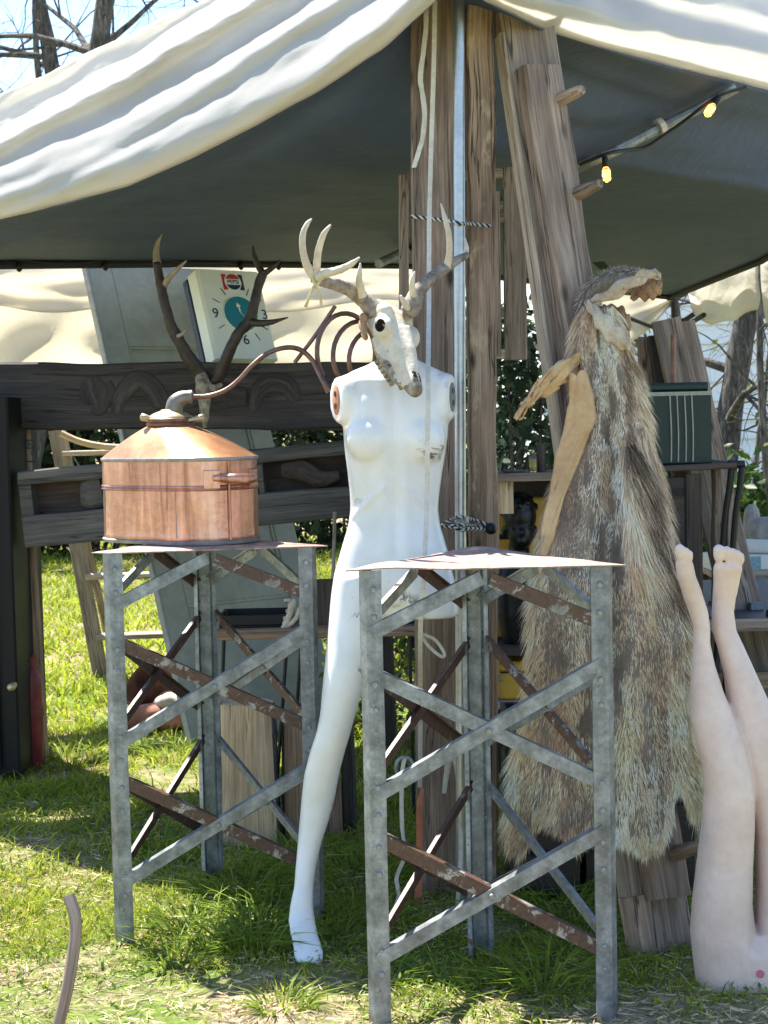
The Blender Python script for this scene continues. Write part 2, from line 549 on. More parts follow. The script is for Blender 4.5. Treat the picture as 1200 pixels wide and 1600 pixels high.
M['antler'] = plain('grey_antler', (.36, .30, .245), .7, 0, .6, 45, .9, col2=(.13, .105, .085))
M['antlertip'] = plain('pale_antler', (.62, .55, .45), .6, 0, .25, 25, .3, col2=(.46, .39, .30))
M['elk'] = plain('dark_brown_antler', (.055, .038, .03), .5, 0, .5, 30, .5, col2=(.022, .016, .013))
M['elktip'] = plain('ivory_antler_tip', (.38, .31, .25), .5, 0, .3, 25, .2)
M['dried'] = plain('dried_skin', (.40, .25, .14), .8, 0, .5, 22, .6, col2=(.18, .09, .045))
M['leather'] = plain('tan_rawhide', (.62, .42, .22), .6, 0, .3, 9, .35, col2=(.46, .28, .13))
M['paleskin'] = plain('pale_rawhide', (.55, .47, .36), .7, 0, .45, 16, .6, col2=(.36, .26, .17))
M['hide'] = plain('hide_backing', (.24, .19, .145), .9, 0, .4, 10, .4, col2=(.15, .115, .09))
M['fur'] = vcol('goat_hair', .75, .0, spec=.12)
M['pole'] = plain('bright_zinc_pipe', (.46, .48, .50), .34, .85, .3, 9, .08, col2=(.33, .35, .37))
M['canvas'] = canvas('white_vinyl_tent_cloth', (.74, .73, .70), .6, .3, .12, (.78, .75, .69), 3, coat=.0)
M['flapcloth'] = canvas('cream_tent_wall_cloth', (.80, .77, .70), .55, .5, .35, (.84, .79, .68), 4)
def lining():
    m, t, p, o = nodes('dark_grey_tent_lining')
    v = coordout(t, 'Object')
    n1 = noise(t, v, .9, 6, .55, .8)
    n2 = noise(t, mapped(t, v, (2, 3.5, 3)), 2.2, 6, .55, 2.2)
    c = ramp(t, n1, [(.3, (.052, .076, .138)), (.6, (.068, .096, .170)), (.75, (.080, .108, .185))])
    t.links.new(c, p.inputs['Base Color'])
    setrough(t, p, n2, .55, .75)
    p.inputs['Specular IOR Level'].default_value = .3
    bump(t, p, n2, .22, .05)
    return m
M['lining'] = lining()
M['seam'] = plain('black_webbing', (.02, .022, .026), .7, 0, .3, 30, .1)
M['cord'] = plain('off_white_webbing', (.66, .63, .57), .8, 0, .2, 60, .3)
def striped(name, a, b, k):
    m, t, p, o = nodes(name)
    v = coordout(t, 'grain')
    w = t.nodes.new('ShaderNodeTexWave'); w.inputs['Scale'].default_value = k; w.bands_direction = 'DIAGONAL'
    t.links.new(v, w.inputs['Vector'])
    t.links.new(ramp(t, w.outputs[0], [(.45, a), (.55, b)]), p.inputs['Base Color']); p.inputs['Roughness'].default_value = .8
    return m
M['paracord'] = striped('black_and_white_paracord', (.015, .015, .017), (.5, .5, .48), 30)
M['orange'] = plain('orange_strap', (.60, .20, .10), .6, 0, .25, 20, .1)
M['doorpaint'] = plain('grey_green_door_paint', (.36, .36, .28), .55, 0, .2, 5, .15, col2=(.27, .275, .215))
M['dooredge'] = plain('pale_door_edge', (.46, .45, .40), .65, 0, .3, 18, .2)
M['clockface'] = plain('ivory_clock_plastic', (.82, .84, .74), .32, 0, .08, 4, .02, coat=.2)
M['teal'] = plain('teal_clock_dial', (.025, .22, .28), .35, 0, .1, 8, .0)
M['ink'] = plain('dark_blue_print', (.02, .035, .075), .5, 0, .05, 8, 0)
M['redink'] = plain('red_print', (.48, .035, .03), .5, 0, .05, 8, 0)
M['whiteink'] = plain('white_print', (.82, .82, .8), .5, 0, .05, 8, 0)
M['cabinet'] = plain('black_green_cabinet_paint', (.008, .009, .010), .5, .0, .4, 6, .08, spec=.25)
M['redpaint'] = plain('scuffed_red_paint', (.24, .03, .03), .45, .1, .5, 22, .15, col2=(.11, .018, .018))
M['yellow'] = plain('yellow_case_paint', (.62, .35, .04), .45, 0, .2, 8, .05)
M['bronze'] = plain('dark_patinated_bronze', (.02, .022, .026), .34, .5, .5, 25, .5, col2=(.012, .012, .013))
M['greencase'] = plain('dark_green_case_cloth', (.010, .030, .024), .55, 0, .2, 40, .15)
M['cream'] = plain('cream_piping', (.42, .42, .36), .6, 0, .2, 20, .1)
M['glass'] = None
def glassy(name, col, rough=.03, alpha=.0):
    m, t, p, o = nodes(name)
    p.inputs['Base Color'].default_value = (*col, 1); p.inputs['Transmission Weight'].default_value = 1
    p.inputs['Roughness'].default_value = rough; p.inputs['IOR'].default_value = 1.45
    return m
M['glass'] = glassy('clear_bulb_glass', (1, .93, .8))
M['bottleglass'] = glassy('clear_bottle_glass', (.9, .95, .9), .05)
M['filament'] = plain('glowing_filament', (1, .6, .2), .5, 0, 0, 5, 0, emit=((1.0, .34, .04), 4.0))
M['oil'] = plain('yellow_liquid', (.55, .38, .04), .25, 0, .1, 5, 0)
M['paper'] = plain('white_paper', (.78, .77, .74), .75, 0, .06, 10, .05)
M['bluepic'] = plain('blue_printed_picture', (.12, .32, .44), .6, 0, .5, 60, 0, col2=(.35, .45, .42))
M['concrete'] = plain('grey_concrete_stone', (.34, .335, .33), .9, 0, .35, 14, .6)
M['trinket1'] = plain('pewter_trinket', (.16, .19, .21), .4, .3, .5, 40, .2)
M['trinket2'] = plain('dark_trinket', (.05, .06, .065), .4, .2, .5, 40, .2)
M['trinket3'] = plain('jade_trinket', (.30, .55, .42), .35, 0, .3, 30, .1)
M['sack'] = plain('faded_red_sack', (.42, .19, .13), .85, 0, .5, 9, .5, col2=(.25, .10, .07))
M['sackpale'] = plain('pale_rag', (.52, .46, .40), .85, 0, .4, 16, .5)
M['rustpot'] = plain('rusty_iron_pot', (.20, .085, .05), .75, .2, .5, 20, .4, col2=(.09, .04, .028))
M['leafmat'] = vcol('leaf_surface', .5, .35, spec=.35)
M['grassmat'] = vcol('grass_blade', .5, .5, spec=.3)
M['drymat'] = vcol('dry_straw', .75, .15, spec=.2)
M['stick'] = wood('peeled_stick', (.14, .085, .06), (.32, .22, .17), (.52, .41, .34), bmp=.45, knots=False)

# ------------------------------------------------------------------ the setting: ground
def gz(x, y):
    return .022 * nz((x, y, 0), 1.3, 3) + .012 * nz((x, y, 0), 4.1, 8) + (.05 * nz((x, y, 0), .35, 5) if y > 7 else 0)
def ground_mat():
    m, t, p, o = nodes('trodden_earth')
    v = coordout(t, 'Object')
    n0 = noise(t, v, .55, 5, .6, .4); n1 = noise(t, v, 2.6, 8, .65, .3); n2 = noise(t, v, 30, 6, .7)
    dirt = ramp(t, n2, [(.3, (.13, .09, .06)), (.5, (.29, .22, .145)), (.7, (.44, .35, .24))])
    green = ramp(t, n2, [(.3, (.06, .095, .018)), (.55, (.13, .18, .035)), (.75, (.2, .24, .06))])
    f = mix(t, .5, n0, n1)
    c = mix(t, ramp(t, f, [(.44, 0.0), (.56, 1.0)]), green, dirt)
    t.links.new(c, p.inputs['Base Color']); p.inputs['Roughness'].default_value = .95; p.inputs['Specular IOR Level'].default_value = .1
    bump(t, p, mix(t, .5, n1, n2), .8, .03)
    return m
mb = MB()
def spread(a, b, n, dense0, dense1, far):
    xs = list(np.linspace(dense0, dense1, n))
    k = 1.5; s = (dense1 - dense0) / n
    lo = []; x = dense0; st = s
    while x > -far: st *= k; x -= st; lo.append(x)
    hi = []; x = dense1; st = s
    while x < far: st *= k; x += st; hi.append(x)
    return lo[::-1] + xs + hi
gx = spread(0, 0, 70, -5, 6, 400); gy = spread(0, 0, 90, 1.5, 16, 400)
mb.sheet([[V(x, y, gz(x, y)) for y in gy] for x in gx])
go = build(mb, 'ground', ground_mat(), smooth=180)
go['kind'] = 'structure'; go['label'] = 'trodden earth ground with patchy grass'

# ------------------------------------------------------------------ white metal building far behind
def siding_mat():
    m, t, p, o = nodes('white_metal_siding')
    v = coordout(t, 'Object'); n1 = noise(t, mapped(t, v, (1, 1, .25)), 1.2, 5, .6)
    c = ramp(t, n1, [(.3, (.78, .79, .80)), (.7, (.90, .90, .90))]); t.links.new(c, p.inputs['Base Color'])
    p.inputs['Roughness'].default_value = .45
    return m
BX0, BX1, BY = 2.0, 15.0, 19.0
t = thing('building', (BX0, BY, 0), 'long white metal sided building behind the bare trees on the right', 'building')
sd = siding_mat()
mb = MB(); mb.box((BX0 + (BX1 - BX0) / 2, BY + 4.05, 2.4), ((BX1 - BX0) / 2 - .02, 0, 0), (0, 3.98, 0), (0, 0, 2.4)); build(mb, 'wall', sd, t)
mb = MB(); mb.beam((BX0, BY + .05, 2.2), (BX1, BY + .05, 2.2), .01, .01); me_s = None
for k in range(20):
    mb = MB(); z = .12 + k * .235
    g = [[V(BX0 + (BX1 - BX0) * i / 8, BY + .01 - .035 * (j == 0), z + .235 * j) for j in range(2)] for i in range(9)]
    mb.sheet(g, thick=-.006); build(mb, 'siding_panel', sd, t, smooth=0)
mb = MB(); mb.sheet([[V(BX0 - .3, BY - .4, 4.85), V(BX1 + .3, BY - .4, 4.85)], [V(BX0 - .3, BY + 4, 5.9), V(BX1 + .3, BY + 4, 5.9)], [V(BX0 - .3, BY + 8.4, 4.85), V(BX1 + .3, BY + 8.4, 4.85)]], thick=.05)
build(mb, 'roof', M['galv'], t, smooth=0)

# ------------------------------------------------------------------ tent canopy
def Yl(x):  # depth along the left hem
    return 1 / lerp(1 / 5.4, 1 / 4.06, x / 720)
def Yr(x):
    return 1 / lerp(1 / 4.06, 1 / 6.0, (x - 720) / 480)
LH = [(-350, 430), (-120, 372), (0, 342), (100, 318), (200, 290), (300, 246), (400, 195), (500, 140), (600, 74), (680, 0), (720, -45)]
RH = [(720, -45), (755, 0), (850, 46), (950, 77), (1050, 104), (1150, 127), (1200, 141), (1300, 166), (1400, 192)]
def hemL(x): return P(x, interp(x, LH), Yl(x))
def hemR(x): return P(x, interp(x, RH), Yr(x))
FAR = [(-350, 430, Yl(-350)), (-120, 418, Yl(-120) + .35), (0, 411, 6.3), (300, 409, 7.2), (640, 413, 8.6), (850, 440, 9.4), (1052, 463, 10.0)]
def farE(x): return P(x, interp(x, [(a, b) for a, b, c in FAR]), interp(x, [(a, c) for a, b, c in FAR]))
RE = [(0, P(1400, 192, Yr(1400))), (.35, P(1330, 325, 7.2)), (.65, P(1200, 404, 8.3)), (1, P(1052, 463, 10))]
def rightE(v): return interp(v, RE)
canopy = thing('tent_canopy', (0.2, 4.6, 0), 'white vinyl canopy with dark grey lining spread over the stall', 'canopy')
mb = MB()
nu, nv = 64, 60
grid = []
C_, A_, D_, B_ = hemL(720), hemL(-350), hemR(1400), farE(1052)
for i in range(nu + 1):
    u = i / nu; row = []
    for j in range(nv + 1):
        v = j / nv
        # u: corner to left end, v: corner to right end
        e0 = hemL(lerp(720, -350, u)); e1 = rightE(u)          # near left hem (C to A), right edge (D to B)
        f0 = hemR(lerp(720, 1400, v)); f1 = farE(lerp(-350, 1052, v))   # near right hem (C to D), far edge (A to B)
        p = e0 * (1 - v) + e1 * v + f0 * (1 - u) + f1 * u - (C_ * (1 - u) * (1 - v) + A_ * u * (1 - v) + D_ * (1 - u) * v + B_ * u * v)
        e = min(u, 1 - u, v, 1 - v)
        bulge = min(1, e * 5)
        wr = .030 * nz((u * 8, v * 5, 0), 1.0, 2) + .012 * nz((u * 22, v * 9, 0), 1.0, 6)
        p = p + V(0, 0, .62 * math.exp(-3.2 * (u + v)) * min(1, 7 * min(u, v)))
        p = p + V(0, 0, bulge * (.03 * math.sin(PI * u) + wr))
        row.append(p)
    grid.append(row)
grid_lin = grid
mb.sheet(grid, thick=.004)
build(mb, 'lining', M['lining'], canopy, smooth=180)
# the outer cloth: rolls from the hem up and back over the frame, in soft slanting folds
def fold(r, x, fs):
    s = 0
    for r0, sl, w, a in fs:
        q = (r - r0 - sl * x) / w
        s += a * math.exp(-q * q)
    return s
def flap(xs, hem, Yf, topf, fs, back, name):
    mb = MB(); grid = []
    for x in xs:
        row = []
        yh = hem(x); Y0 = Yf(x); yt = topf(x)
        for k in range(41):
            r = k / 40
            px = x
            py = lerp(yh, yt, r)
            Y = Y0 + back * (r ** 1.3) - .10 * math.sin(PI * min(1, r * 2.2)) * .5
            Y -= fold(r, x / 700, fs) + .02 * nz((x / 160, r * 5, 0), 1.0, 4) + .010 * nz((x / 60 + r * 6, r * 13 - x / 60, 0), 1.0, 14) + .005 * nz((x / 22 + r * 9, r * 26 - x / 40, 0), 1, 31) + .02 * nz((x / 300 + r * 2, r * 9 - x / 120, 0), 1, 24)
            if k == 0: Y += .015
            row.append(P(px, py + 5 * nz((x / 60, r * 2, 0), 1, 9) * min(1, r * 4), Y))
        grid.append(row)
    mb.sheet(grid, thick=.003)
    return build(mb, name, M['canvas'], canopy, smooth=180)
TOPL = [(-350, 300), (-120, 205), (0, 150), (210, 48), (420, -45), (720, -190)]
flap(np.linspace(-350, 722, 110), lambda x: interp(x, LH), Yl, lambda x: interp(x, TOPL),
     [(.13, .02, .13, .05), (.36, .24, .09, .05), (.60, .40, .05, .075), (.84, .3, .10, -.06), (.16, .55, .05, .022), (.72, .5, .03, -.03)], .24, 'front_flap')
flap(np.linspace(718, 1400, 70), lambda x: interp(x, RH), Yr, lambda x: -190 + (x - 720) * .10,
     [(.10, .02, .09, .06), (.30, -.05, .07, .08), (.55, .1, .08, -.05), (.75, -.2, .08, .08)], .28, 'side_flap')
# white fly above the lining
mb = MB()
fly = [[None] * 13 for _ in range(13)]
for i in range(13):
    for j in range(13):
        p = grid[i * nu // 12][j * nv // 12]
        u = i / 12; v = j / 12
        e = min(1, 4 * min(u, 1 - u, v, 1 - v))
        fly[i][j] = p + V(0, 0, .05 + .40 * e)
mb.sheet(fly, thick=.003); build(mb, 'fly', M['canvas'], canopy, smooth=180)
# dark eave band and pipes
mb = MB(); mb.tube([farE(x) + V(0, -.03, -.01) for x in np.linspace(-300, 1052, 40)], .019, 8); build(mb, 'eave_pipe', M['seam'], canopy)
mb = MB(); mb.tube([rightE(v) + V(-.03, 0, -.01) for v in np.linspace(.1, 1, 14)], .019, 8); build(mb, 'eave_pipe', M['seam'], canopy)
from mathutils.bvhtree import BVHTree
_bvh = BVHTree.FromPolygons([p for r in grid_lin for p in r], [[i * (nv + 1) + j, i * (nv + 1) + j + 1, (i + 1) * (nv + 1) + j + 1, (i + 1) * (nv + 1) + j] for i in range(nu) for j in range(nv)])
def under(px, py, off=.05):
    o = Vector((0, 0, CAMH)); d = (P(px, py, 5) - o).normalized()
    h = _bvh.ray_cast(o, d)
    t = h[3] if h[0] is not None else 7.0
    return o + d * (t - off / .35)
raf = [under(x, y, .045) for x, y in ((1150, 137), (1090, 170), (1030, 200), (960, 236), (900, 263), (830, 297), (760, 330), (700, 359), (640, 388), (592, 412))]
mb = MB(); mb.tube(spline(raf, 6), .020, 10); build(mb, 'rafter_pipe', M['galvdark'], canopy)
mb = MB(); a = under(1028, 201, .045); b = under(1036, 197, .045); mb.tube([a, b], .034, 12); build(mb, 'pipe_clamp', M['cord'], canopy)
for gx_ in (52, 172):
    mb = MB(); c = farE(gx_) + V(0, -.05, .05)
    ring = [c + V(math.cos(a) * .016, 0, math.sin(a) * .02) for a in np.linspace(0, 2 * PI, 13)]
    mb.tube(ring, .005, 6); build(mb, 'grommet', M['bolt'], canopy)
# hanging tent walls at the far side
def hang(name, xs, ytop, ybot, Yf, mat, amp=.05, k=40, seed=0, thick=.003):
    mb = MB(); grid = []
    for x in xs:
        row = []
        for j in range(17):
            r = j / 16
            Y = Yf(x) + amp * r * (math.sin(x / k * 2 + 1.3 * math.sin(x / 90 + seed)) * .5 + nz((x / 70, r * 2.2, 0), 1, seed)) + .6 * amp * nz((x / 110 + r * 2.5, r * 3 - x / 200, 0), 1, seed + 5)
            row.append(P(x, lerp(ytop(x), ybot(x), r), Y))
        grid.append(row)
    mb.sheet(grid, thick=thick)
    return build(mb, name, mat, canopy, smooth=180)
hang('wall_flap', np.linspace(-260, 650, 90), lambda x: 411, lambda x: 478 + 10 * math.sin(x / 55), lambda x: interp(x, [(a, c) for a, b, c in FAR]) + .9, M['flapcloth'], .10, 60, 3)
hang('wall_flap', np.linspace(-260, 650, 90), lambda x: 415, lambda x: 590 + 14 * math.sin(x / 80 + 1), lambda x: interp(x, [(a, c) for a, b, c in FAR]) + 1.2, M['flapcloth'], .22, 90, 9)
hang('wall_flap', np.linspace(940, 1050, 24), lambda x: 450 + .1 * (x - 940), lambda x: interp(x, [(940, 548), (985, 535), (1020, 510), (1050, 474)]), lambda x: 9.95, M['flapcloth'], .12, 22, 2)
# along the right edge
def hang3(name, v0, v1, drop, seed):
    mb = MB(); grid = []
    for i in range(31):
        v = lerp(v0, v1, i / 30); p = rightE(v); row = []
        for j in range(11):
            r = j / 10
            row.append(p + V(.05 + .05 * r * nz((v * 9, r * 2, 0), 1, seed) + .03 * r * math.sin(v * 40), 0, .02 - r * drop(v) ))
        grid.append(row)
    mb.sheet(grid, thick=.003); return build(mb, name, M['flapcloth'], canopy, smooth=180)
hang3('wall_flap', .10, .70, lambda v: .32 + .03 * math.sin(v * 30), 4)
hang3('wall_flap', .71, .975, lambda v: .27 * min(1, (0.985 - v) * 9) + .01 * math.sin(v * 50), 7)
t = thing('tent_pole', V(*P(1055, 480, 10).xy, 0), 'dark metal tent pole at the far right corner of the canopy', 'tent pole')
pt = P(1054, 470, 10); mb = MB(); mb.tube([V(pt.x, pt.y, 0), V(pt.x, pt.y, pt.z)], .024, 10); build(mb, 'pole_tube', M['furnwood'], t)
mb = MB(); c = P(1055, 512, 9.97); mb.ell(c, (.06, 0, 0), (0, .06, 0), (0, 0, .06)); mb.tube([c + V(.03, -.03, .03), c + V(.12, -.05, .09)], .02, 8); build(mb, 'corner_joint', M['seam'], t)
mb = MB(); mb.tube([P(976, 494, 9.8), P(1052, 524, 9.95)], .012, 6); build(mb, 'brace', M['seam'], t)
mb = MB(); mb.tube([c + V(.05, 0, 0), P(1100, 492, 9.3)], .016, 6); build(mb, 'brace', M['seam'], t)
# near corner pole
pz = P(718, -40, 4.33)
t = thing('tent_pole', V(*G(722, 1440).xy, 0), 'shiny galvanised tent pole standing against the corner timber', 'tent pole')
mb = MB(); b0 = P(722, 1462, 4.30); mb.tube([b0, P(719, 700, 4.31), P(716, -60, 4.33)], .0165, 16); build(mb, 'pole_tube', M['pole'], t)
mb = MB(); a = P(721, 812, 4.305); mb.tube([a + V(0, 0, .008), a - V(0, 0, .008)], .0205, 14); build(mb, 'pole_collar', M['galvdark'], t)
# string lights
def lights(label, cable, bulbs, lit, grp):
    k = .62 if lit else .5
    t = thing('string_lights', cable[0], label, 'string lights')
    mb = MB(); mb.tube(spline(cable, 8), .0065, 6); build(mb, 'cable', M['black'], t)
    for p, d in bulbs:
        d = Vector(d).normalized()
        mb = MB(); mb.tube([p, p + d * .012 * k, p + d * .055 * k, p + d * .062 * k], [.014 * k, .019 * k, .019 * k, .015 * k], 10); s = build(mb, 'bulb_socket', M['black'], t)
        mb = MB(); q = p + d * .06 * k
        mb.tube([q, q + d * .015 * k, q + d * .045 * k, q + d * .075 * k, q + d * .09 * k], [.013 * k, .021 * k, .029 * k, .022 * k, .004 * k], 12); g = build(mb, 'bulb', M['glass'] if lit else M['black'], t, smooth=180)
        if lit:
            mb = MB(); mb.tube([q + d * .018 * k, q + d * .068 * k], [.010, .008], 8)
            f = build(mb, 'filament', M['filament'], g)
lights('string of lit amber bulbs along the rafter pipe on the right', [under(1165, 136, .08), under(1120, 152, .08), under(1060, 196, .08), under(1035, 213, .08), under(1008, 230, .08), under(985, 234, .08), under(950, 240, .08), under(905, 258, .08)],
       [(under(1124, 150, .09), (-.30, -.1, -.42)), (under(945, 244, .09), (.08, 0, -1))], True, None)
lights('string of unlit black bulbs under the far eave on the left', [farE(x) + V(0, -.06, .02 - .03 * abs(math.sin(x / 68))) for x in np.linspace(-60, 470, 40)],
       [(farE(x) + V(0, -.07, .03), (.03, 0, -1)) for x in (35, 168, 378, 436)], False, None)
# two worn tears in the lining
for pts in ([(1135, 243), (1165, 226), (1195, 213), (1188, 223), (1160, 240)], [(1178, 325), (1198, 316), (1210, 325), (1200, 342), (1182, 340)]):
    pass
# ------------------------------------------------------------------ corner timbers, ropes, window frame, leaning beam
def plank(name, label, cat, p0, p1, w, d, side, mat, jit=.004, N=24, root_z=0.0, group=None, w1=None):
    t = thing(name, V(p0.x, p0.y, root_z), label, cat, group)
    mb = MB(); mb.beam(p0, p1, w, d, side, N=N, cham=.005, jit=jit, w1=w1); build(mb, 'board', mat, t)
    return t
plank('timber', 'wide weathered plank standing behind the white mannequin', 'timber', P(686, 1432, 4.42), P(676, -30, 4.44), .128, .06, (1, 0, 0), M['oldwood'], .005)
plank('timber', 'narrow rough-edged post standing right of the shiny pole', 'timber', P(758, 1440, 4.45), P(749, -30, 4.47), .078, .075, (1, .05, 0), M['barkwood'], .011, 60)
def rope(name, label, cat, pts, r, mat, n=8, k=8):
    mb = MB(); mb.tube(spline(pts, k), r, n)
    o = build(mb, name, mat); o['label'] = label; o['category'] = cat
    return o
Yp = 4.27
rope('paracord', 'black and white paracord tied round pole and plank beside the upright antler tine', 'cord', [P(642, 338, 4.37), P(668, 341, 4.36), P(700, 345, 4.31), P(718, 349, 4.285), P(738, 350, 4.36), P(765, 353, 4.40)], .0052, M['paracord'])
t = thing('bungee_cord', P(730, 815, 4.28), 'black bungee cord with ball end looped round pole beside mannequin waist', 'cord')
mb = MB()
mb.tube(spline([P(688, 822, 4.36), P(705, 812, 4.33), P(720, 808, 4.27), P(740, 812, 4.37), P(768, 822, 4.38)], 6), .005, 7)
mb.tube(spline([P(690, 822, 4.36), P(708, 824, 4.33), P(722, 820, 4.27), P(742, 822, 4.37), P(768, 824, 4.38)], 6), .005, 7)
mb.tube(spline([P(704, 818, 4.31), P(718, 828, 4.27), P(736, 826, 4.30), P(758, 828, 4.36)], 6), .005, 7)
build(mb, 'loop', M['paracord'], t)
mb = MB(); mb.ell(P(767, 826, 4.36), (.017, 0, 0), (0, .017, 0), (0, 0, .017)); build(mb, 'ball', M['black'], t)
def band(pts, w, side, thick=.002, mb=None, jit=0):
    mb = mb or MB(); sp = spline(pts, 8)
    if not hasattr(w, '__len__'): w = [w] * 2
    grid = []; g = []
    L = 0
    for i, p in enumerate(sp):
        k = i / (len(sp) - 1) * (len(w) - 1); ww = interp(k, list(enumerate(w)))
        tw = jit * nz((i * .3, 0, 0), 1, mb.off.x)
        s = (Vector(side) + V(0, tw, 0)).normalized()
        grid.append([p - s * ww / 2, p - s * ww * .17 + V(0, -ww * .05, 0), p + s * ww * .17 + V(0, -ww * .05, 0), p + s * ww / 2])
        if i: L += (p - sp[i - 1]).length
        g.append([(L, -ww / 2, 0), (L, -ww / 6, 0), (L, ww / 6, 0), (L, ww / 2, 0)])
    mb.sheet(grid, g, thick=thick); return mb
t = thing('webbing_strap', P(660, 700, 4.3), 'long white webbing strap hanging down the weathered plank', 'strap')
build(band([P(680, -40, 4.36), P(677, 130, 4.36), P(671, 320, 4.35), P(670, 480, 4.25), P(669, 590, 3.99), P(668, 690, 3.945), P(667, 780, 3.965), P(662, 900, 3.945), P(657, 985, 4.0), P(657, 1120, 4.3), P(656, 1230, 4.34)], .0125, (1, .15, 0), jit=.8), 'tape', M['cord'], t)
mb = MB(); mb.tube(spline([P(658, 990, 4.02), P(680, 1000, 4.05), P(694, 1020, 4.06), P(690, 1026, 4.06), P(672, 1012, 4.05), P(658, 994, 4.02)], 6), .0045, 7); build(mb, 'loop', M['cord'], t)
o = build(band([P(668, -20, 4.37), P(664, 60, 4.365), P(657, 120, 4.365), P(663, 170, 4.36), P(660, 215, 4.365), P(647, 262, 4.37)], .014, (1, .1, 0), jit=1.5), 'torn_tape', M['cord'])
o['label'] = 'short torn white tape stuck to top of weathered plank'; o['category'] = 'tape'
o = build(band([P(632, 1185, 4.2), P(628, 1215, 4.2), P(628, 1290, 4.2), P(632, 1335, 4.2), P(620, 1370, 4.22), P(622, 1400, 4.22), P(612, 1435, 4.22)], .011, (1, .3, 0), jit=1.5), 'strap', M['cord'])
o['label'] = 'pale twisted strap hanging with a buckle left of the weathered plank'; o['category'] = 'strap'
o = rope('strap_ring', 'round dark buckle ring hanging from the pale twisted strap', 'buckle', [P(632 + 13 * math.sin(a), 1200 - 17 * math.cos(a), 4.21) for a in np.linspace(0, 2 * PI, 14)], .006, M['galvdark'], 7, 3)
t = thing('ratchet_strap', P(654, 1410, 4.28), 'faded orange strap hanging beside the base of the weathered plank', 'strap')
build(band([P(660, 1232, 4.32), P(655, 1262, 4.3), P(655, 1340, 4.3), P(652, 1420, 4.3)], [.008, .016, .017, .022], (1, .2, 0), .004), 'tape', M['orange'], t)
o = build(band([P(700, 1176, 4.3), P(694, 1240, 4.33), P(706, 1180, 4.3), P(716, 1225, 4.31), P(720, 1330, 4.28), P(714, 1420, 4.28)], .012, (1, .1, 0), jit=.4), 'strap', M['cord'])
o['label'] = 'white strap looped in an upside-down V on the pole base'; o['category'] = 'strap'
# window frame behind
t = thing('window_frame', P(715, 560, 5.0), 'grey wooden window sash propped behind the corner timbers', 'window frame')
for nm, a, b, w in (('stile', (631, 275), (631, 560), .032), ('stile', (803, 262), (806, 562), .072), ('stile', (776, 300), (778, 558), .02)):
    mb = MB(); mb.beam(P(*b, 5.0), P(*a, 5.0), w, .035, (1, 0, 0), N=12, cham=.003, jit=.002); build(mb, nm, M['greywood'], t)
for nm, a, b in (('rail', (622, 281), (790, 270)), ('rail', (639, 554), (790, 553)), ('rail', (770, 487), (794, 487)), ('rail', (770, 345), (794, 340))):
    mb = MB(); mb.beam(P(*a, 5.003), P(*b, 5.003), .032, .03, (0, 0, 1), N=8, cham=.003, jit=.002); build(mb, nm, M['edgewood' if a[1] > 500 else 'greywood'], t)
mb = MB(); mb.beam(P(640, 605, 5.0), P(640, 560, 5.0), .06, .05, (1, 0, 0)); build(mb, 'foot_block', M['furnwood'], t)
# leaning beam
B0, B1 = P(1040, 1525, 3.90), P(808, -40, 4.50)
def beamY(py): return 1 / lerp(1 / 4.50, 1 / 3.90, (py + 40) / 1565)
t = thing('leaning_beam', V(B0.x, B0.y, 0), 'grey double beam with wooden pegs leaning against the tent corner', 'beam')
ax = (B1 - B0).normalized(); sd = V(.93, .36, 0); sd = (sd - ax * sd.dot(ax)).normalized(); nr = sd.cross(ax)
if nr.y > 0: nr = -nr
mb = MB(); mb.beam(B0, B1, .17, .055, sd, N=40, cham=.005, jit=.006); build(mb, 'wide_board', M['greywood'], t)
n0 = P(1036, 1402, 3.93) + nr * .02; n1 = P(834, 112, 4.40) + nr * .02
mb = MB(); mb.beam(n0, n1, .115, .06, sd, N=36, cham=.008, jit=.008); build(mb, 'narrow_board', M['oldwood'], t)
el = sd * -.088 + nr * .004
mb = MB(); mb.beam(lerp(B0, B1, .0) + el, lerp(B0, B1, .93) + el, .012, .05, sd, N=30, cham=.002, jit=.003); build(mb, 'lit_edge', M['edgewood'], t)  # sunlit left edge painted as a separate pale strip
for a, b, Y in (((862, 162), (910, 140), 4.38), ((888, 310), (938, 286), 4.33), ((1055, 1334), (1096, 1322), 3.92)):
    a = P(*a, Y); b = P(*b, Y - .10)
    mb = MB(); mb.tube([a - (b - a) * .6, a, lerp(a, b, .1), lerp(a, b, .5), lerp(a, b, .9), b], [.016, .019, .021, .019, .016, .012], 12, jit=.12); build(mb, 'peg', M['oldwood'], t)
# broken splinter boards near the foot
mb = MB(); mb.beam(P(1012, 1545, 3.86), P(986, 1400, 3.90), .062, .03, sd, N=10, jit=.006); build(mb, 'splinter', M['barkwood'], t)

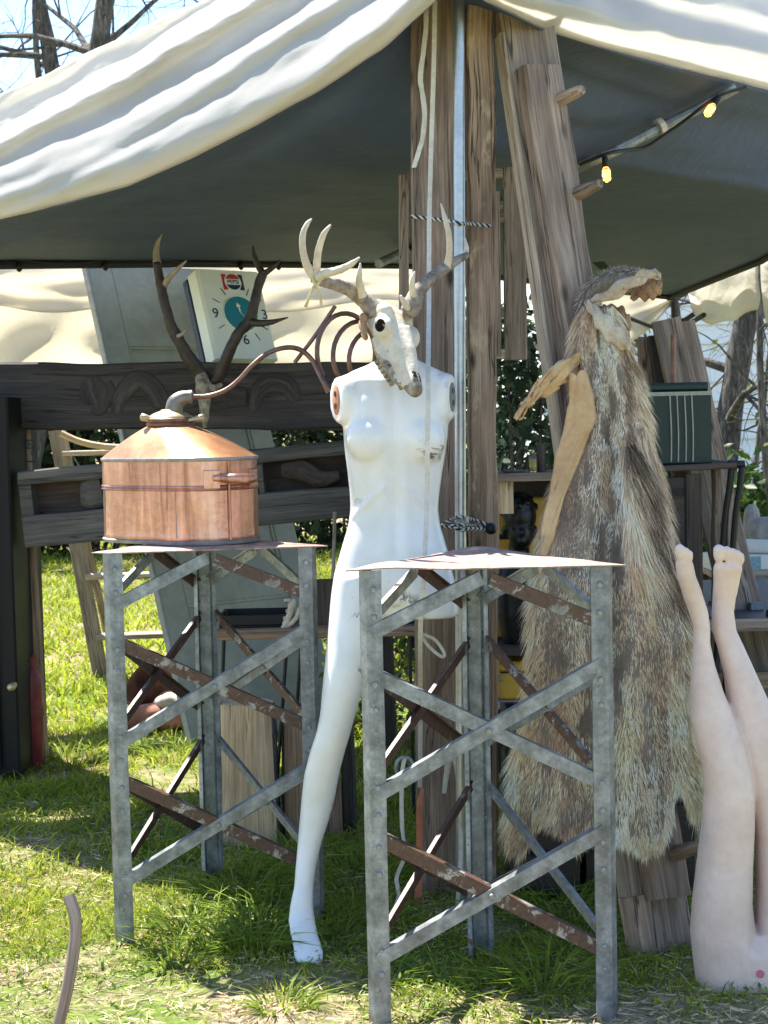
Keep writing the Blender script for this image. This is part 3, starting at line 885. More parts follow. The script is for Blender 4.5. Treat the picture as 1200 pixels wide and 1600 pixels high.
# ------------------------------------------------------------------ the two angle-iron stands
SH, SS = 1.045, .60
BOLT = None
def stand(loc, yaw, label, group, seed):
    t = thing('metal_stand', loc, label, 'metal stand', group); t.rotation_euler = (0, 0, yaw)
    rr = random.Random(seed)
    vtx = [V(-SS / 2, 0, 0), V(SS / 2, 0, 0), V(0, SS * .866, 0)]
    cen = sum(vtx, Vector()) / 3
    org = Vector(loc)
    def bolt(c, n):
        global BOLT
        if BOLT is None:
            b = MB(); b.ell((0, 0, 0), (.0078, 0, 0), (0, .0078, 0), (0, 0, .0055), 8, 4); BOLT = b.mesh('bolt'); BOLT.materials.append(M['bolt'])
        o = bpy.data.objects.new('bolt', BOLT); COL.objects.link(o); o.parent = t; o.location = c; o.rotation_euler = n.to_track_quat('Z', 'Y').to_euler()
    def bl(mb, name, mat, smooth=30):
        return link(name, mb.mesh(name), mat, t, None, smooth)
    for i, v in enumerate(vtx):
        e1 = (vtx[(i + 1) % 3] - v).normalized(); e2 = (vtx[(i + 2) % 3] - v).normalized(); ic = (cen - v).normalized()
        n1 = (ic - e1 * ic.dot(e1)).normalized(); n2 = (ic - e2 * ic.dot(e2)).normalized()
        outer = [v + e1 * .066 + n1 * .012, v + e1 * .066, v + e1 * .03, v + e2 * .03, v + e2 * .066, v + e2 * .066 + n2 * .012]
        inner = [v + e1 * .062 + n1 * .012, v + e1 * .062 + n1 * .004, v + e1 * .032 + ic * .003, v + e2 * .032 + ic * .003, v + e2 * .062 + n2 * .004, v + e2 * .062 + n2 * .012]
        prof = outer + inner[::-1]
        rings = []
        for k in range(13):
            z = SH * k / 12 - (.03 if k == 0 else 0)
            rings.append([p + V(.0015 * nz((z * 5, i, 0), 1, seed), .0015 * nz((z * 5, i, 9), 1, seed), z) for p in prof])
        mb = MB(); mb.loft(rings); bl(mb, 'leg', M['galv'] if i < 2 else M['galvdark'])
        for e, n in ((e1, n1), (e2, n2)):
            for fz in (.04, .1, .245, .30, .47, .53, .60, .66, .83, .88):
                c = v + e * .047 + V(0, 0, SH * (1 - fz))
                s_ = n * -1
                bolt(c, s_)
    for i in range(3):
        a = vtx[i]; b = vtx[(i + 1) % 3]; e = (b - a).normalized()
        n = V(e.y, -e.x, 0)
        if n.dot(cen - a) > 0: n = -n
        def brace(p0, p1, off, mat, name='brace', w=.031, top=True):
            d = (p1 - p0).normalized(); s = n.cross(d); s = s if s.z > 0 else -s
            mb = MB(); th = .004
            h = w / 2
            fl = .030 if i == 0 else .011
            prof = [(-h, 0), (h, 0), (h, -fl), (h - th, -fl), (h - th, -th), (-h, -th)]
            rings = []
            for k in range(9):
                q = lerp(p0, p1, k / 8)
                rings.append([q + s * x + n * (y + off) for x, y in prof])
            mb.loft(rings); bl(mb, name, mat)
        def hz(f): return SH * (1 - f)
        def at(f, side):
            q = (a if side == 0 else b); s = 1 if side == 0 else -1
            return q + e * (.040 * s) + V(0, 0, hz(f))
        mats = {0: (M['galv'], M['rusty'], M['galv'], M['galv'], M['galv'], M['rusty']),
                1: (M['galvdark'], M['galvdark'], M['galv'], M['rusty'], M['galv'], M['galv']),
                2: (M['rust'], M['galvdark'], M['rust'], M['rust'], M['rust'], M['rust'])}[i]
        if seed == 2: mats = {0: (M['galv'], M['rusty'], M['rusty'], M['galv'], M['rusty'], M['galv'])}.get(i, mats)
        mid = (a + b) / 2
        if seed == 1 or i:
            spec = [(at(.135, 0), mid - e * .01 + V(0, 0, hz(.02)), .003, mats[0]), (mid + e * .01 + V(0, 0, hz(.025)), at(.125, 1), -.002, mats[1]),
                    (at(.225, 0), at(.475, 1), -.002, mats[2]), (at(.49, 0), at(.21, 1), .004, mats[3]),
                    (at(.85, 0), at(.575, 1), .004, mats[4]), (at(.58, 0), at(.845, 1), -.002, mats[5])]
        else:
            spec = [(at(.135, 0), mid - e * .01 + V(0, 0, hz(.02)), .003, mats[0]), (mid + e * .01 + V(0, 0, hz(.025)), at(.125, 1), -.002, mats[1]),
                    (at(.225, 0), at(.475, 1), -.002, mats[2]), (at(.49, 0), at(.21, 1), .004, mats[3]),
                    (at(.58, 0), at(.845, 1), -.002, mats[4]), (at(.85, 0), at(.575, 1), .004, mats[5])]
        for p0, p1, off, m_ in spec: brace(p0, p1, off, m_)
        for f in (.35, .712):
            c = mid + V(0, 0, hz(f)) + n * .006
            bolt(c, n)
    # warped top sheet
    mb = MB(); N = 16; big = [v + (v - cen).normalized() * .016 for v in vtx]
    pts = []; idx = {}
    for i in range(N + 1):
        for j in range(N + 1 - i):
            u, v = i / N, j / N
            p = big[0] * (1 - u - v) + big[1] * u + big[2] * v
            m_ = min(u, v, 1 - u - v)
            z = SH + .004 + .012 * nz((p.x * 3, p.y * 3, 0), 1, seed * 7.3) + .004 * nz((p.x * 9, p.y * 9, 0), 1, seed * 3.3) - (.006 if m_ < .01 else 0)
            z = max(z, SH + .002)
            if seed == 1: z += .004 * math.exp(-((p.x - .05) ** 2 + (p.y - .42) ** 2) / .02)
            else: z = min(z, SH + .006)
            idx[i, j] = len(pts); pts.append(V(p.x, p.y, z))
    fs = []
    for i in range(N):
        for j in range(N - i):
            fs.append([idx[i, j], idx[i + 1, j], idx[i, j + 1]])
            if i + j < N - 1: fs.append([idx[i + 1, j], idx[i + 1, j + 1], idx[i, j + 1]])
    n_ = len(pts)
    rim = [idx[i, 0] for i in range(N + 1)] + [idx[N - j, j] for j in range(1, N + 1)] + [idx[0, N - j] for j in range(1, N)]
    fs2 = [[x + n_ for x in f[::-1]] for f in fs] + [[rim[k], rim[k] + n_, rim[(k + 1) % len(rim)] + n_, rim[(k + 1) % len(rim)]] for k in range(len(rim))]
    mb.add(pts + [p - V(0, 0, .003) for p in pts], fs + fs2)
    bl(mb, 'top_sheet', M['plate'], 25)
    return t
GS = 'triangular angle-iron stands in front of the tent'
c0 = P(560, 1200, 3.42); c1 = P(970, 1200, 3.42)
stand(V((c0.x + c1.x) / 2, 3.42, 0), 0.0, 'nearer rusty-topped triangular steel stand with nothing on top', GS, 1)
l0 = P(158, 1000, 4.04); yw = rad(9)
stand(V(l0.x + .295 * math.cos(yw), 4.04 + .295 * math.sin(yw), 0), yw, 'farther triangular steel stand carrying the copper still', GS, 2)

# ------------------------------------------------------------------ copper still
zb = SH + .010
SC = P(281, 780, 4.36); SC.z = zb
yaw = rad(-38); ux = V(math.cos(yaw), math.sin(yaw), 0); uy = V(-math.sin(yaw), math.cos(yaw), 0)
def stad(z, s=.10, r=.148, n=48, dx=0, off=Vector((0, 0, 0))):
    out = []
    for k in range(n):
        a = 2 * PI * (k + .5) / n
        c = math.cos(a); d = math.sin(a)
        x = r * c + (s if c > 0 else -s); y = r * d
        out.append(V(SC.x, SC.y, 0) + ux * x + uy * y + V(0, 0, z) + off)
    return out
still = thing('copper_still', SC, 'copper pot still with conical lid and coiled tube on the farther stand', 'copper still')
def ztop(py): return P(281, py, 4.36).z
zt = ztop(716); zc = ztop(664)
mb = MB()
rings = [stad(zb + .004, .10, .145), stad(zb + .012, .10, .1495), stad(zb + .02, .10, .148)]
for k in range(1, 12):
    z = lerp(zb + .02, zt - .006, k / 12)
    rings.append([p + V(nz(p, 9) * .0025, nz(p, 9, 4) * .0025, 0) for p in stad(z, .10, .148)])
rings += [stad(zt - .006, .10, .148), stad(zt, .10, .148)]
mb.loft(rings); build(mb, 'pot', M['copper'], still, 50)
mb = MB(); zz = lerp(zb, zt, .66); mb.loft([stad(zz - .008, .10, .1485), stad(zz - .004, .10, .1525), stad(zz, .10, .1495), stad(zz + .004, .10, .1525), stad(zz + .008, .10, .1485)], cap=False); build(mb, 'band', M['copper'], still, 60)
mb = MB(); mb.loft([stad(zb - .002, .10, .146), stad(zb - .002, .10, .152), stad(zb + .006, .10, .154), stad(zb + .010, .10, .149)], cap=True); build(mb, 'base_rim', M['solder'], still, 60)
mb = MB(); mb.loft([stad(zt - .006, .10, .149), stad(zt - .003, .10, .1515), stad(zt + .003, .10, .152), stad(zt + .005, .10, .150)], cap=False); build(mb, 'top_seam', M['solder'], still, 60)
lc = P(266, 664, 4.36) - V(SC.x, SC.y, zc); lc.z = 0
mb = MB(); rings = []
for k in range(9):
    f = k / 8
    rings.append(stad(lerp(zt + .004, zc, .72 * f + .28 * math.sin(f * PI / 2)), lerp(.10, 0.001, f), lerp(.150, .060, f), off=lc * f))
mb.loft(rings); build(mb, 'lid', M['coppertop'], still, 60)
cc = P(266, 662, 4.36)
def cyl(prof, c=cc, n=28):
    return MB().loft([[c + V(math.cos(2 * PI * k / n) * r, math.sin(2 * PI * k / n) * r, z) for k in range(n)] for r, z in prof])
build(cyl([(.066, -.006), (.068, .0), (.064, .004), (.067, .008), (.067, .014), (.062, .018)]), 'collar', M['coppertube'], still, 40)
build(cyl([(.064, .017), (.062, .021), (.045, .030), (.026, .037), (.024, .040)]), 'cap', M['brass'], still, 60)
for a, b in (((243, 656), (219, 651)), ((293, 657), (320, 652))):
    a = P(*a, 4.33); b = P(*b, 4.33); mb = MB()
    mb.tube([a, lerp(a, b, .3), lerp(a, b, .6), lerp(a, b, .9), b], [.006, .006, .010, .011, .005], 10); build(mb, 'wing_handle', M['brass'], still, 60)
mb = MB(); mb.tube(spline([P(272, 654, 4.36), P(272, 640, 4.36), P(275, 629, 4.36), P(285, 622, 4.36), P(297, 620, 4.36), P(301, 620, 4.36)], 6), [.025, .025, .024, .021, .017, .015], 16)
mb.tube([P(294, 620, 4.36), P(300, 620, 4.36)], .0195, 12); build(mb, 'elbow', M['elbow'], still, 60)
mb = MB()
path = [P(300, 620, 4.36), P(325, 619, 4.36), P(352, 610, 4.36), P(374, 593, 4.37), P(395, 570, 4.38), P(420, 551, 4.40), P(448, 543, 4.42), P(470, 547, 4.44), P(488, 563, 4.44), P(498, 582, 4.42), P(508, 600, 4.40), P(515, 612, 4.40)]
mb.tube(spline(path, 6), [.0072] * 10 + [.009, .012], 10); build(mb, 'outlet_tube', M['coppertube'], still, 60)
mb = MB(); hp = [P(460, 567, 4.50), P(492, 525, 4.5), P(524, 478, 4.5)]
mb.tube(spline(hp, 8), .006, 8)
hel = []
for k in range(0, 84):
    a = 4.0 - k / 28 * 2 * PI
    q = k / 28
    hel.append(P(531 + 25 * q + 39 * math.cos(a), 543 + 7 * q - (58 - 5 * q) * math.sin(a), 4.50 + .05 * q + .05 * math.cos(a)))
mb.tube(hel, .0072, 10); build(mb, 'coil', M['coppertube'], still, 60)
# seams and handle at the right end
def onwall(a_deg, z, r=.148, s=.10):
    a = rad(a_deg); c = math.cos(a); d = math.sin(a)
    return V(SC.x, SC.y, z) + ux * (r * c + (s if c > 0 else -s)) + uy * r * d
for ad in (-19,):
    mb = MB(); mb.tube([onwall(ad, zb + .01, .149), onwall(ad, zt - .005, .149)], .0045, 8); build(mb, 'side_seam', M['copper'], still, 60)
for ad in (-118, -78, 178):
    mb = MB(); mb.tube([onwall(ad, zb + .012, .1478), onwall(ad, lerp(zb, zt, .64), .1478)], .0016, 6); build(mb, 'side_seam', M['solder'], still, 60)
hz_ = lerp(zb, zt, .76)
mb = MB()
a0, a1 = -36, 16
hp = [onwall(a0, hz_ + .004, .150), onwall(a0 + 10, hz_ + .004, .162), onwall(-18, hz_ + .002, .174), onwall(-8, hz_, .178), onwall(4, hz_, .174), onwall(a1, hz_, .150)]
mb.tube(spline(hp, 6), [.009, .012, .014, .014, .013, .009], 12); build(mb, 'handle', M['copper'], still, 60)
for ad in (a0 - 2, a1 + 2):
    mb = MB(); c = onwall(ad, hz_, .149); nn = (ux * math.cos(rad(ad)) + uy * math.sin(rad(ad))); tt = nn.cross(V(0, 0, 1))
    mb.box(c, tt * .022, V(0, 0, .026), nn * .004, .004); build(mb, 'handle_plate', M['copper'], still)
# ------------------------------------------------------------------ white mannequin
def xring(py, xl, xr, Yc, df, db, e=2.2, n=32):
    """a level ring between two picture edges, DF deep to the front and DB to the back"""
    a = P(xl, py, Yc); b = P(xr, py, Yc); c = (a + b) / 2; h = (b - a) / 2
    out = []
    for k in range(n):
        t = 2 * PI * k / n
        x, y = math.cos(t), math.sin(t)
        x = math.copysign(abs(x) ** (2 / e), x); y = math.copysign(abs(y) ** (2 / e), y)
        out.append(c + h * x + V(0, (df if y < 0 else db) * y, 0))
    return out
man = thing('mannequin', V(*P(480, 1490, 3.92).xy, 0), 'headless armless white female mannequin standing on one leg under the deer skull', 'mannequin')
YT = 4.10
mb = MB()
tor = [(548, 597, 643, YT, .045, .045), (562, 590, 652, YT, .050, .05), (571, 572, 671, YT, .055, .055), (580, 549, 691, YT, .062, .062), (594, 533, 700, YT, .074, .070), (620, 532, 701, YT, .088, .078), (650, 535, 701, YT - .002, .098, .08),
       (680, 536, 700, YT - .004, .100, .08), (710, 539, 696, YT - .006, .094, .078), (740, 543, 691, YT - .008, .086, .075), (770, 546, 687, YT - .010, .080, .074), (795, 547, 685, YT - .012, .078, .076),
       (820, 544, 688, YT - .015, .080, .082), (850, 535, 697, YT - .02, .086, .095), (885, 525, 706, YT - .025, .090, .108), (915, 519, 712, YT - .03, .090, .112), (940, 516, 716, YT - .034, .086, .108)]
mb.loft([xring(*r) for r in tor])
# cut thigh and standing leg
mb.loft([xring(905, 608, 711, YT - .03, .080, .10), xring(935, 606, 716, YT - .035, .084, .10), xring(963, 605, 719, YT - .04, .084, .098), ])
leg = [(895, 522, 612, YT - .03, .085, .105), (930, 517, 607, YT - .035, .086, .10), (965, 514, 602, YT - .045, .084, .094), (1000, 511, 594, YT - .055, .080, .088), (1040, 507, 580, YT - .07, .074, .08),
       (1080, 503, 566, YT - .08, .066, .072), (1115, 500, 556, YT - .085, .060, .062), (1145, 494, 548, YT - .09, .056, .055), (1175, 484, 539, YT - .09, .052, .055), (1210, 475, 530, YT - .085, .048, .062),
       (1245, 471, 524, YT - .08, .044, .066), (1280, 468, 515, YT - .085, .041, .060), (1315, 465, 503, YT - .095, .036, .05), (1350, 462, 495, YT - .11, .031, .042), (1385, 459, 490, YT - .125, .028, .036), (1410, 456, 490, YT - .135, .028, .038)]
mb.loft([xring(*r) for r in leg])
foot = [(1395, 457, 489, YT - .135, .027, .035), (1420, 452, 490, YT - .14, .032, .045), (1440, 450, 493, YT - .165, .034, .05), (1462, 453, 498, YT - .205, .030, .045), (1482, 457, 505, YT - .245, .026, .04), (1498, 459, 508, YT - .27, .022, .032), (1506, 462, 506, YT - .28, .012, .02)]
mb.loft([xring(*r) for r in foot])
# bust, shoulder stubs, neck
def E(px, py, Y, a, b, c, tilt=0):
    mb.ell(P(px, py, Y), (a, 0, 0), (0, b, 0), (0, 0, c), 20, 12)
E(578, 686, YT - .066, .064, .054, .066); E(661, 687, YT - .066, .060, .054, .066)
E(579, 655, YT - .045, .060, .050, .090); E(660, 655, YT - .045, .060, .050, .090)
E(617, 905, YT - .045, .10, .065, .12)
dl = V(-.90, -.42, 0).normalized(); dr = V(.93, -.36, 0).normalized()
cl = P(527, 625, YT - .035); cr_ = P(705, 620, YT - .028)
for c, d, k in ((cl, dl, 1), (cr_, dr, 1)):
    s = V(-d.y, d.x, 0)
    mb.loft([ell_ring(c + d * q, s * a, V(0, 0, b), 28, 2.2) for q, a, b in ((-.12, .040, .04), (-.06, .056, .056), (-.022, .056, .063), (-.004, .052, .063), (.003, .048, .060))])
E(556, 598, YT + .0, .055, .055, .026); E(686, 596, YT + .0, .045, .055, .026)
me = remesh(mb, .0062, 16, .5)
zt0, zt1 = P(610, 880, YT).z, P(610, 600, YT).z
for vv in me.vertices:
    x, y, z = vv.co
    if y < YT - .02 and zt0 < z < zt1 + .03:
        xc = P(616, 800, YT).x
        k = max(0, min(1, (z - zt0) / .06)) * max(0, min(1, (zt1 + .03 - z) / .05))
        g = -.0045 * math.exp(-((x - xc) / .010) ** 2) + .003 * (math.exp(-((x - xc - .028) / .014) ** 2) + math.exp(-((x - xc + .028) / .014) ** 2))
        zr = P(616, 745, YT).z - abs(x - xc) * .9
        g += .004 * math.exp(-((z - zr) / .010) ** 2) * (1 if abs(x - xc) > .02 else 0)
        zcl = P(616, 596, YT).z + abs(x - xc) * .10
        g += .007 * math.exp(-((z - zcl) / .010) ** 2) * min(1, abs(x - xc) / .02) * (1 if abs(x - xc) < .12 else 0)
        vv.co.y -= g * k

body = skin('body', me, M['white'], man)
for c, d, mt in ((cl, dl, 'fitl'), (cr_, dr, 'fitr')):
    s = V(-d.y, d.x, 0)
    o_ = c + d * -.0035
    mm = M['brass'] if mt == 'fitr' else M['orange']
    f = MB(); f.loft([ell_ring(o_, s * .024, V(0, 0, .040), 24), ell_ring(o_ + d * .0075, s * .024, V(0, 0, .040), 24), ell_ring(o_ + d * .009, s * .021, V(0, 0, .037), 24)])
    fo = build(f, 'arm_fitting', plain('orange_brown_fitting', (.55, .24, .12), .6) if mt == 'fitl' else plain('grey_fitting', (.22, .23, .23), .5, .2), man, 40)
    for dz in (.016, -.016):
        f = MB(); f.loft([ell_ring(o_ + d * .0075 + V(0, 0, dz), s * .007, V(0, 0, .008), 12), ell_ring(o_ + d * .0105 + V(0, 0, dz), s * .007, V(0, 0, .008), 12)]); build(f, 'socket_hole', M['black'], fo, 40)
# scuffs: the paint's own chips, in the body's material
def scuffed():
    m, t, p, o = nodes('scuffed_white_plastic')
    v = coordout(t, 'Object')
    n1 = noise(t, v, 9, 8, .75, .6); n3 = noise(t, v, 3.1, 3, .5); n2 = noise(t, mapped(t, v, (90, 90, 14)), 1.0, 5, .7)
    n4 = noise(t, v, 4, 6, .6)
    c = ramp(t, n4, [(.33, (.68, .66, .61)), (.58, (.80, .805, .81))])
    c = mix(t, ramp(t, n2, [(.62, 0.0), (.75, .35)]), c, (.55, .53, .5))
    k = nd(t, 'ShaderNodeMath', operation='MULTIPLY')
    t.links.new(ramp(t, n1, [(.575, 0.0), (.60, 1.0)]), k.inputs[0]); t.links.new(ramp(t, n3, [(.48, 0.0), (.54, 1.0)]), k.inputs[1])
    c = mix(t, k.outputs[0], c, (.16, .155, .15))
    t.links.new(c, p.inputs['Base Color'])
    setrough(t, p, n4, .26, .42); p.inputs['Coat Weight'].default_value = .2; p.inputs['Coat Roughness'].default_value = .2
    p.inputs['Subsurface Weight'].default_value = .15; p.inputs['Subsurface Radius'].default_value = (.02, .02, .02); p.inputs['Subsurface Scale'].default_value = .3
    bump(t, p, n4, .04, .01)
    return m
body.data.materials[0] = scuffed()

# ------------------------------------------------------------------ deer skull with antlers on the mannequin's neck
Pb, Pn = P(614, 492, 4.00), P(662, 598, 3.86)
u = (Pn - Pb); LS = u.length; u.normalize()
n0 = V(.72, -.58, .42); n_ = (n0 - u * n0.dot(u)).normalized(); s_ = n_.cross(u)
if s_.x < 0: s_ = -s_
sk = thing('deer_skull', P(600, 560, 4.05), 'bleached antlered deer skull resting on the neck of the white mannequin', 'skull')
mb = MB()
def SP(t, a=0, b=0): return Pb + u * (t * LS) + s_ * a + n_ * b
prof = [(-.30, .030, .030, -.045), (-.15, .045, .042, -.035), (0, .052, .045, -.028), (.12, .058, .044, -.026), (.24, .061, .042, -.026), (.36, .053, .043, -.03), (.50, .041, .042, -.034), (.65, .032, .036, -.036), (.80, .027, .029, -.034), (.92, .025, .024, -.032), (1.02, .020, .018, -.032), (1.06, .012, .010, -.032)]
mb.loft([ell_ring(SP(t, 0, b), s_ * w * .88, n_ * h, 28, 2.5) for t, w, h, b in prof])
mb.ell(SP(.22, -.052, -.012), u * .036, s_ * .018, n_ * .030); mb.ell(SP(.22, .052, -.012), u * .036, s_ * .018, n_ * .030)
mb.ell(SP(.02, -.036, .004), u * .028, s_ * .022, n_ * .022); mb.ell(SP(.02, .036, .004), u * .028, s_ * .022, n_ * .022)
mb.tube([SP(.25, 0, .015), SP(.55, 0, .006), SP(.80, 0, -.008)], [.016, .014, .010], 10)
# cheek arch and tooth rows
for q in (-1, 1):
    mb.tube([SP(.28, q * .058, -.04), SP(.45, q * .046, -.055), SP(.70, q * .026, -.062), SP(.85, q * .02, -.055)], [.014, .014, .011, .008], 8)
cut = MB()
for q in (-1, 1):
    cut.ell(SP(.235, q * .064, -.008), u * .019, s_ * .024, n_ * .016, 16, 10)
    cut.tube([SP(.80, q * .009, .012), SP(.90, q * .010, -.008), SP(.98, q * .009, -.03)], [.005, .008, .007], 10)
    cut.ell(SP(.47, q * .043, -.036), u * .007, s_ * .010, n_ * .005, 10, 7)
    cut.tube([SP(.52, q * .036, -.062), SP(.62, q * .028, -.055), SP(.74, q * .022, -.064), SP(.86, q * .02, -.05)], [.004, .006, .004, .003], 7)
    cut.ell(SP(.62, q * .034, -.05), u * .006, s_ * .008, n_ * .003, 8, 6)
me = remesh(mb, .0042, 5, .5, cut)
hole_c = [(SP(.235, q * .056, -.008), .026) for q in (-1, 1)] + [(SP(.88, q * .0095, -.008), .017) for q in (-1, 1)]
cran = None
me.materials.clear()
for pl in me.polygons:
    c = pl.center
    dk = any((c - h).length < r * (.78 + .25 * nz(c, 70)) and pl.normal.dot((h - c)) > 0.0 for h, r in hole_c)
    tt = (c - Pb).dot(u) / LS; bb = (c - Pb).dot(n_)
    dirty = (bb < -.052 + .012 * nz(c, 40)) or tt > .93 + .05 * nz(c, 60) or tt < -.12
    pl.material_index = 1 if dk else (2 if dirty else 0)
cran = skin('cranium', me, [M['bone'], M['socketshade'], M['dirtybone']], sk, 60)
for q in (-1, 1):
    for k in range(6):
        tt = .48 + .055 * k; mb = MB()
        c = SP(tt, q * (.040 - .028 * (tt - .48) / .35), -.074)
        mb.box(c, u * .0055, s_ * .005, n_ * .010, .003); build(mb, 'tooth', M['dirtybone'], sk)
mb = MB()
for a, b, c_ in ((-.18, -.05, -.03), (-.05, -.058, -.05), (.05, -.06, -.06), (.14, -.058, -.068), (-.25, -.03, -.05)):
    p = SP(a, b, c_)
    mb.ell(p, u * R.uniform(.012, .026), s_ * R.uniform(.006, .012), n_ * R.uniform(.008, .018), 10, 7)
build(mb, 'dried_skin', M['dried'], sk, 60)
def antler(name, root_, main, rads, tines, mat, mtip, n=12, par=None):
    mb = MB(); mb.tube(spline(main, 7), rads, n, jit=.16); a = build(mb, name, mat, par, 80)
    for tpts, tr in tines:
        mb = MB(); mb.tube(spline(tpts, 7), tr, 10, jit=.10); build(mb, 'tine', mtip, a, 80)
    return a
Q = lambda x, y, Y: P(x, y, Y)
antler('antler', 0, [Q(592, 500, 4.0), Q(588, 488, 4.0), Q(566, 468, 4.0), Q(545, 452, 3.97), Q(520, 443, 3.93), Q(494, 437, 3.88)], [.020, .027, .021, .0175, .016, .0135],
       [([Q(497, 441, 3.885), Q(482, 420, 3.86), Q(474, 395, 3.84), Q(473, 368, 3.83), Q(480, 350, 3.83), Q(487, 342, 3.835)], [.012, .0105, .009, .008, .006, .002]),
        ([Q(494, 437, 3.88), Q(495, 415, 3.86), Q(498, 390, 3.84), Q(506, 366, 3.82), Q(517, 351, 3.82)], [.0105, .010, .009, .0075, .0025]),
        ([Q(492, 437, 3.88), Q(508, 428, 3.84), Q(532, 421, 3.80), Q(550, 412, 3.77), Q(562, 402, 3.76)], [.012, .0105, .0095, .0075, .002]),
        ([Q(566, 462, 3.98), Q(561, 440, 3.95), Q(562, 425, 3.94), Q(563, 411, 3.94)], [.012, .009, .007, .002])], M['antler'], M['antlertip'], par=sk)
antler('antler', 0, [Q(636, 492, 3.99), Q(642, 482, 3.99), Q(652, 458, 4.0), Q(672, 436, 4.02), Q(697, 418, 4.05), Q(717, 405, 4.08), Q(731, 398, 4.10)], [.020, .027, .020, .016, .0145, .011, .008],
       [([Q(698, 419, 4.05), Q(702, 395, 4.03), Q(701, 365, 4.02), Q(695, 340, 4.02), Q(689, 318, 4.03)], [.011, .009, .008, .0065, .002]),
        ([Q(726, 401, 4.10), Q(729, 388, 4.11), Q(726, 372, 4.12)], [.009, .007, .003]),
        ([Q(648, 468, 3.99), Q(644, 450, 3.96), Q(645, 435, 3.95), Q(648, 424, 3.95)], [.010, .008, .006, .002]),
        ([Q(640, 485, 3.98), Q(630, 470, 3.95), Q(626, 462, 3.94)], [.010, .007, .003])], M['antler'], M['antlertip'], par=sk)
mb = MB()
mb.tube(spline([Q(487, 432, 3.86), Q(494, 446, 3.86), Q(500, 436, 3.86), Q(490, 428, 3.90), Q(487, 440, 3.87)], 5), .004, 6)
mb.tube(spline([Q(491, 446, 3.86), Q(484, 462, 3.86), Q(477, 480, 3.86)], 5), [.004, .003, .005], 6)
mb.tube(spline([Q(493, 446, 3.86), Q(500, 462, 3.86), Q(502, 478, 3.86)], 5), [.004, .003, .004], 6)
o = build(mb, 'yarn_tie', plain('yellowish_yarn', (.62, .52, .28), .9, 0, .3, 60, .3)); o['label'] = 'yellowish yarn tied round the left antler of the deer skull'; o['category'] = 'yarn'

# ------------------------------------------------------------------ goat hide hung on the leaning beam
hide = thing('goat_hide', P(940, 1300, 4.0), 'shaggy grey and tan goat hide hanging on the leaning beam', 'goat hide')
EL = [(480, 910), (520, 902), (560, 898), (600, 902), (650, 898), (700, 888), (760, 868), (830, 850), (900, 838), (960, 830), (1000, 828), (1060, 828), (1100, 820), (1150, 808), (1200, 800), (1240, 796), (1280, 794), (1360, 796)]
ER = [(480, 958), (520, 968), (560, 984), (600, 996), (650, 1006), (700, 1018), (760, 1030), (830, 1042), (900, 1056), (960, 1070), (1000, 1080), (1060, 1078), (1100, 1078), (1150, 1086), (1200, 1094), (1240, 1098), (1280, 1096), (1360, 1090)]
BOT = [(-1, 1300), (-.9, 1340), (-.8, 1325), (-.72, 1285), (-.45, 1296), (-.3, 1330), (-.2, 1310), (.0, 1312), (.25, 1318), (.42, 1334), (.58, 1326), (.68, 1290), (.74, 1232), (.79, 1238), (.86, 1268), (.93, 1280), (1, 1262)]
def hideP(uu, vv, lift=0.0):
    py = lerp(478, interp(uu, BOT), vv)
    xl = interp(py, EL); xr = interp(py, ER)
    px = lerp(xl, xr, (uu + 1) / 2)
    wdt = (xr - xl) / 200
    Y = beamY(py) - .165 + .10 * wdt * abs(uu) ** 2.2
    Y += (.040 * math.sin(uu * 4.6 + 1.1 + vv * 1.4) + .026 * math.sin(uu * 10 + vv * 3.4)) * min(1, vv * 1.6 + .2)
    Y += .02 * nz((uu * 2.2, vv * 5, 0), 1, 6)
    Y -= .045 * math.exp(-((px - lerp(955, 985, (py - 500) / 300)) / 26) ** 2) * max(0, 1 - vv * 2.2)     # roll of fur at the neck
    Y -= lift
    return P(px, py, Y), px, py
mb = MB(); grid = []
for j in range(71):
    row = []
    for i in range(41):
        p, _, _ = hideP(-1 + i / 20, j / 70); row.append(p)
    grid.append(row)
mb.sheet(grid, thick=-.006)
build(mb, 'pelt', M['hide'], hide, 180)
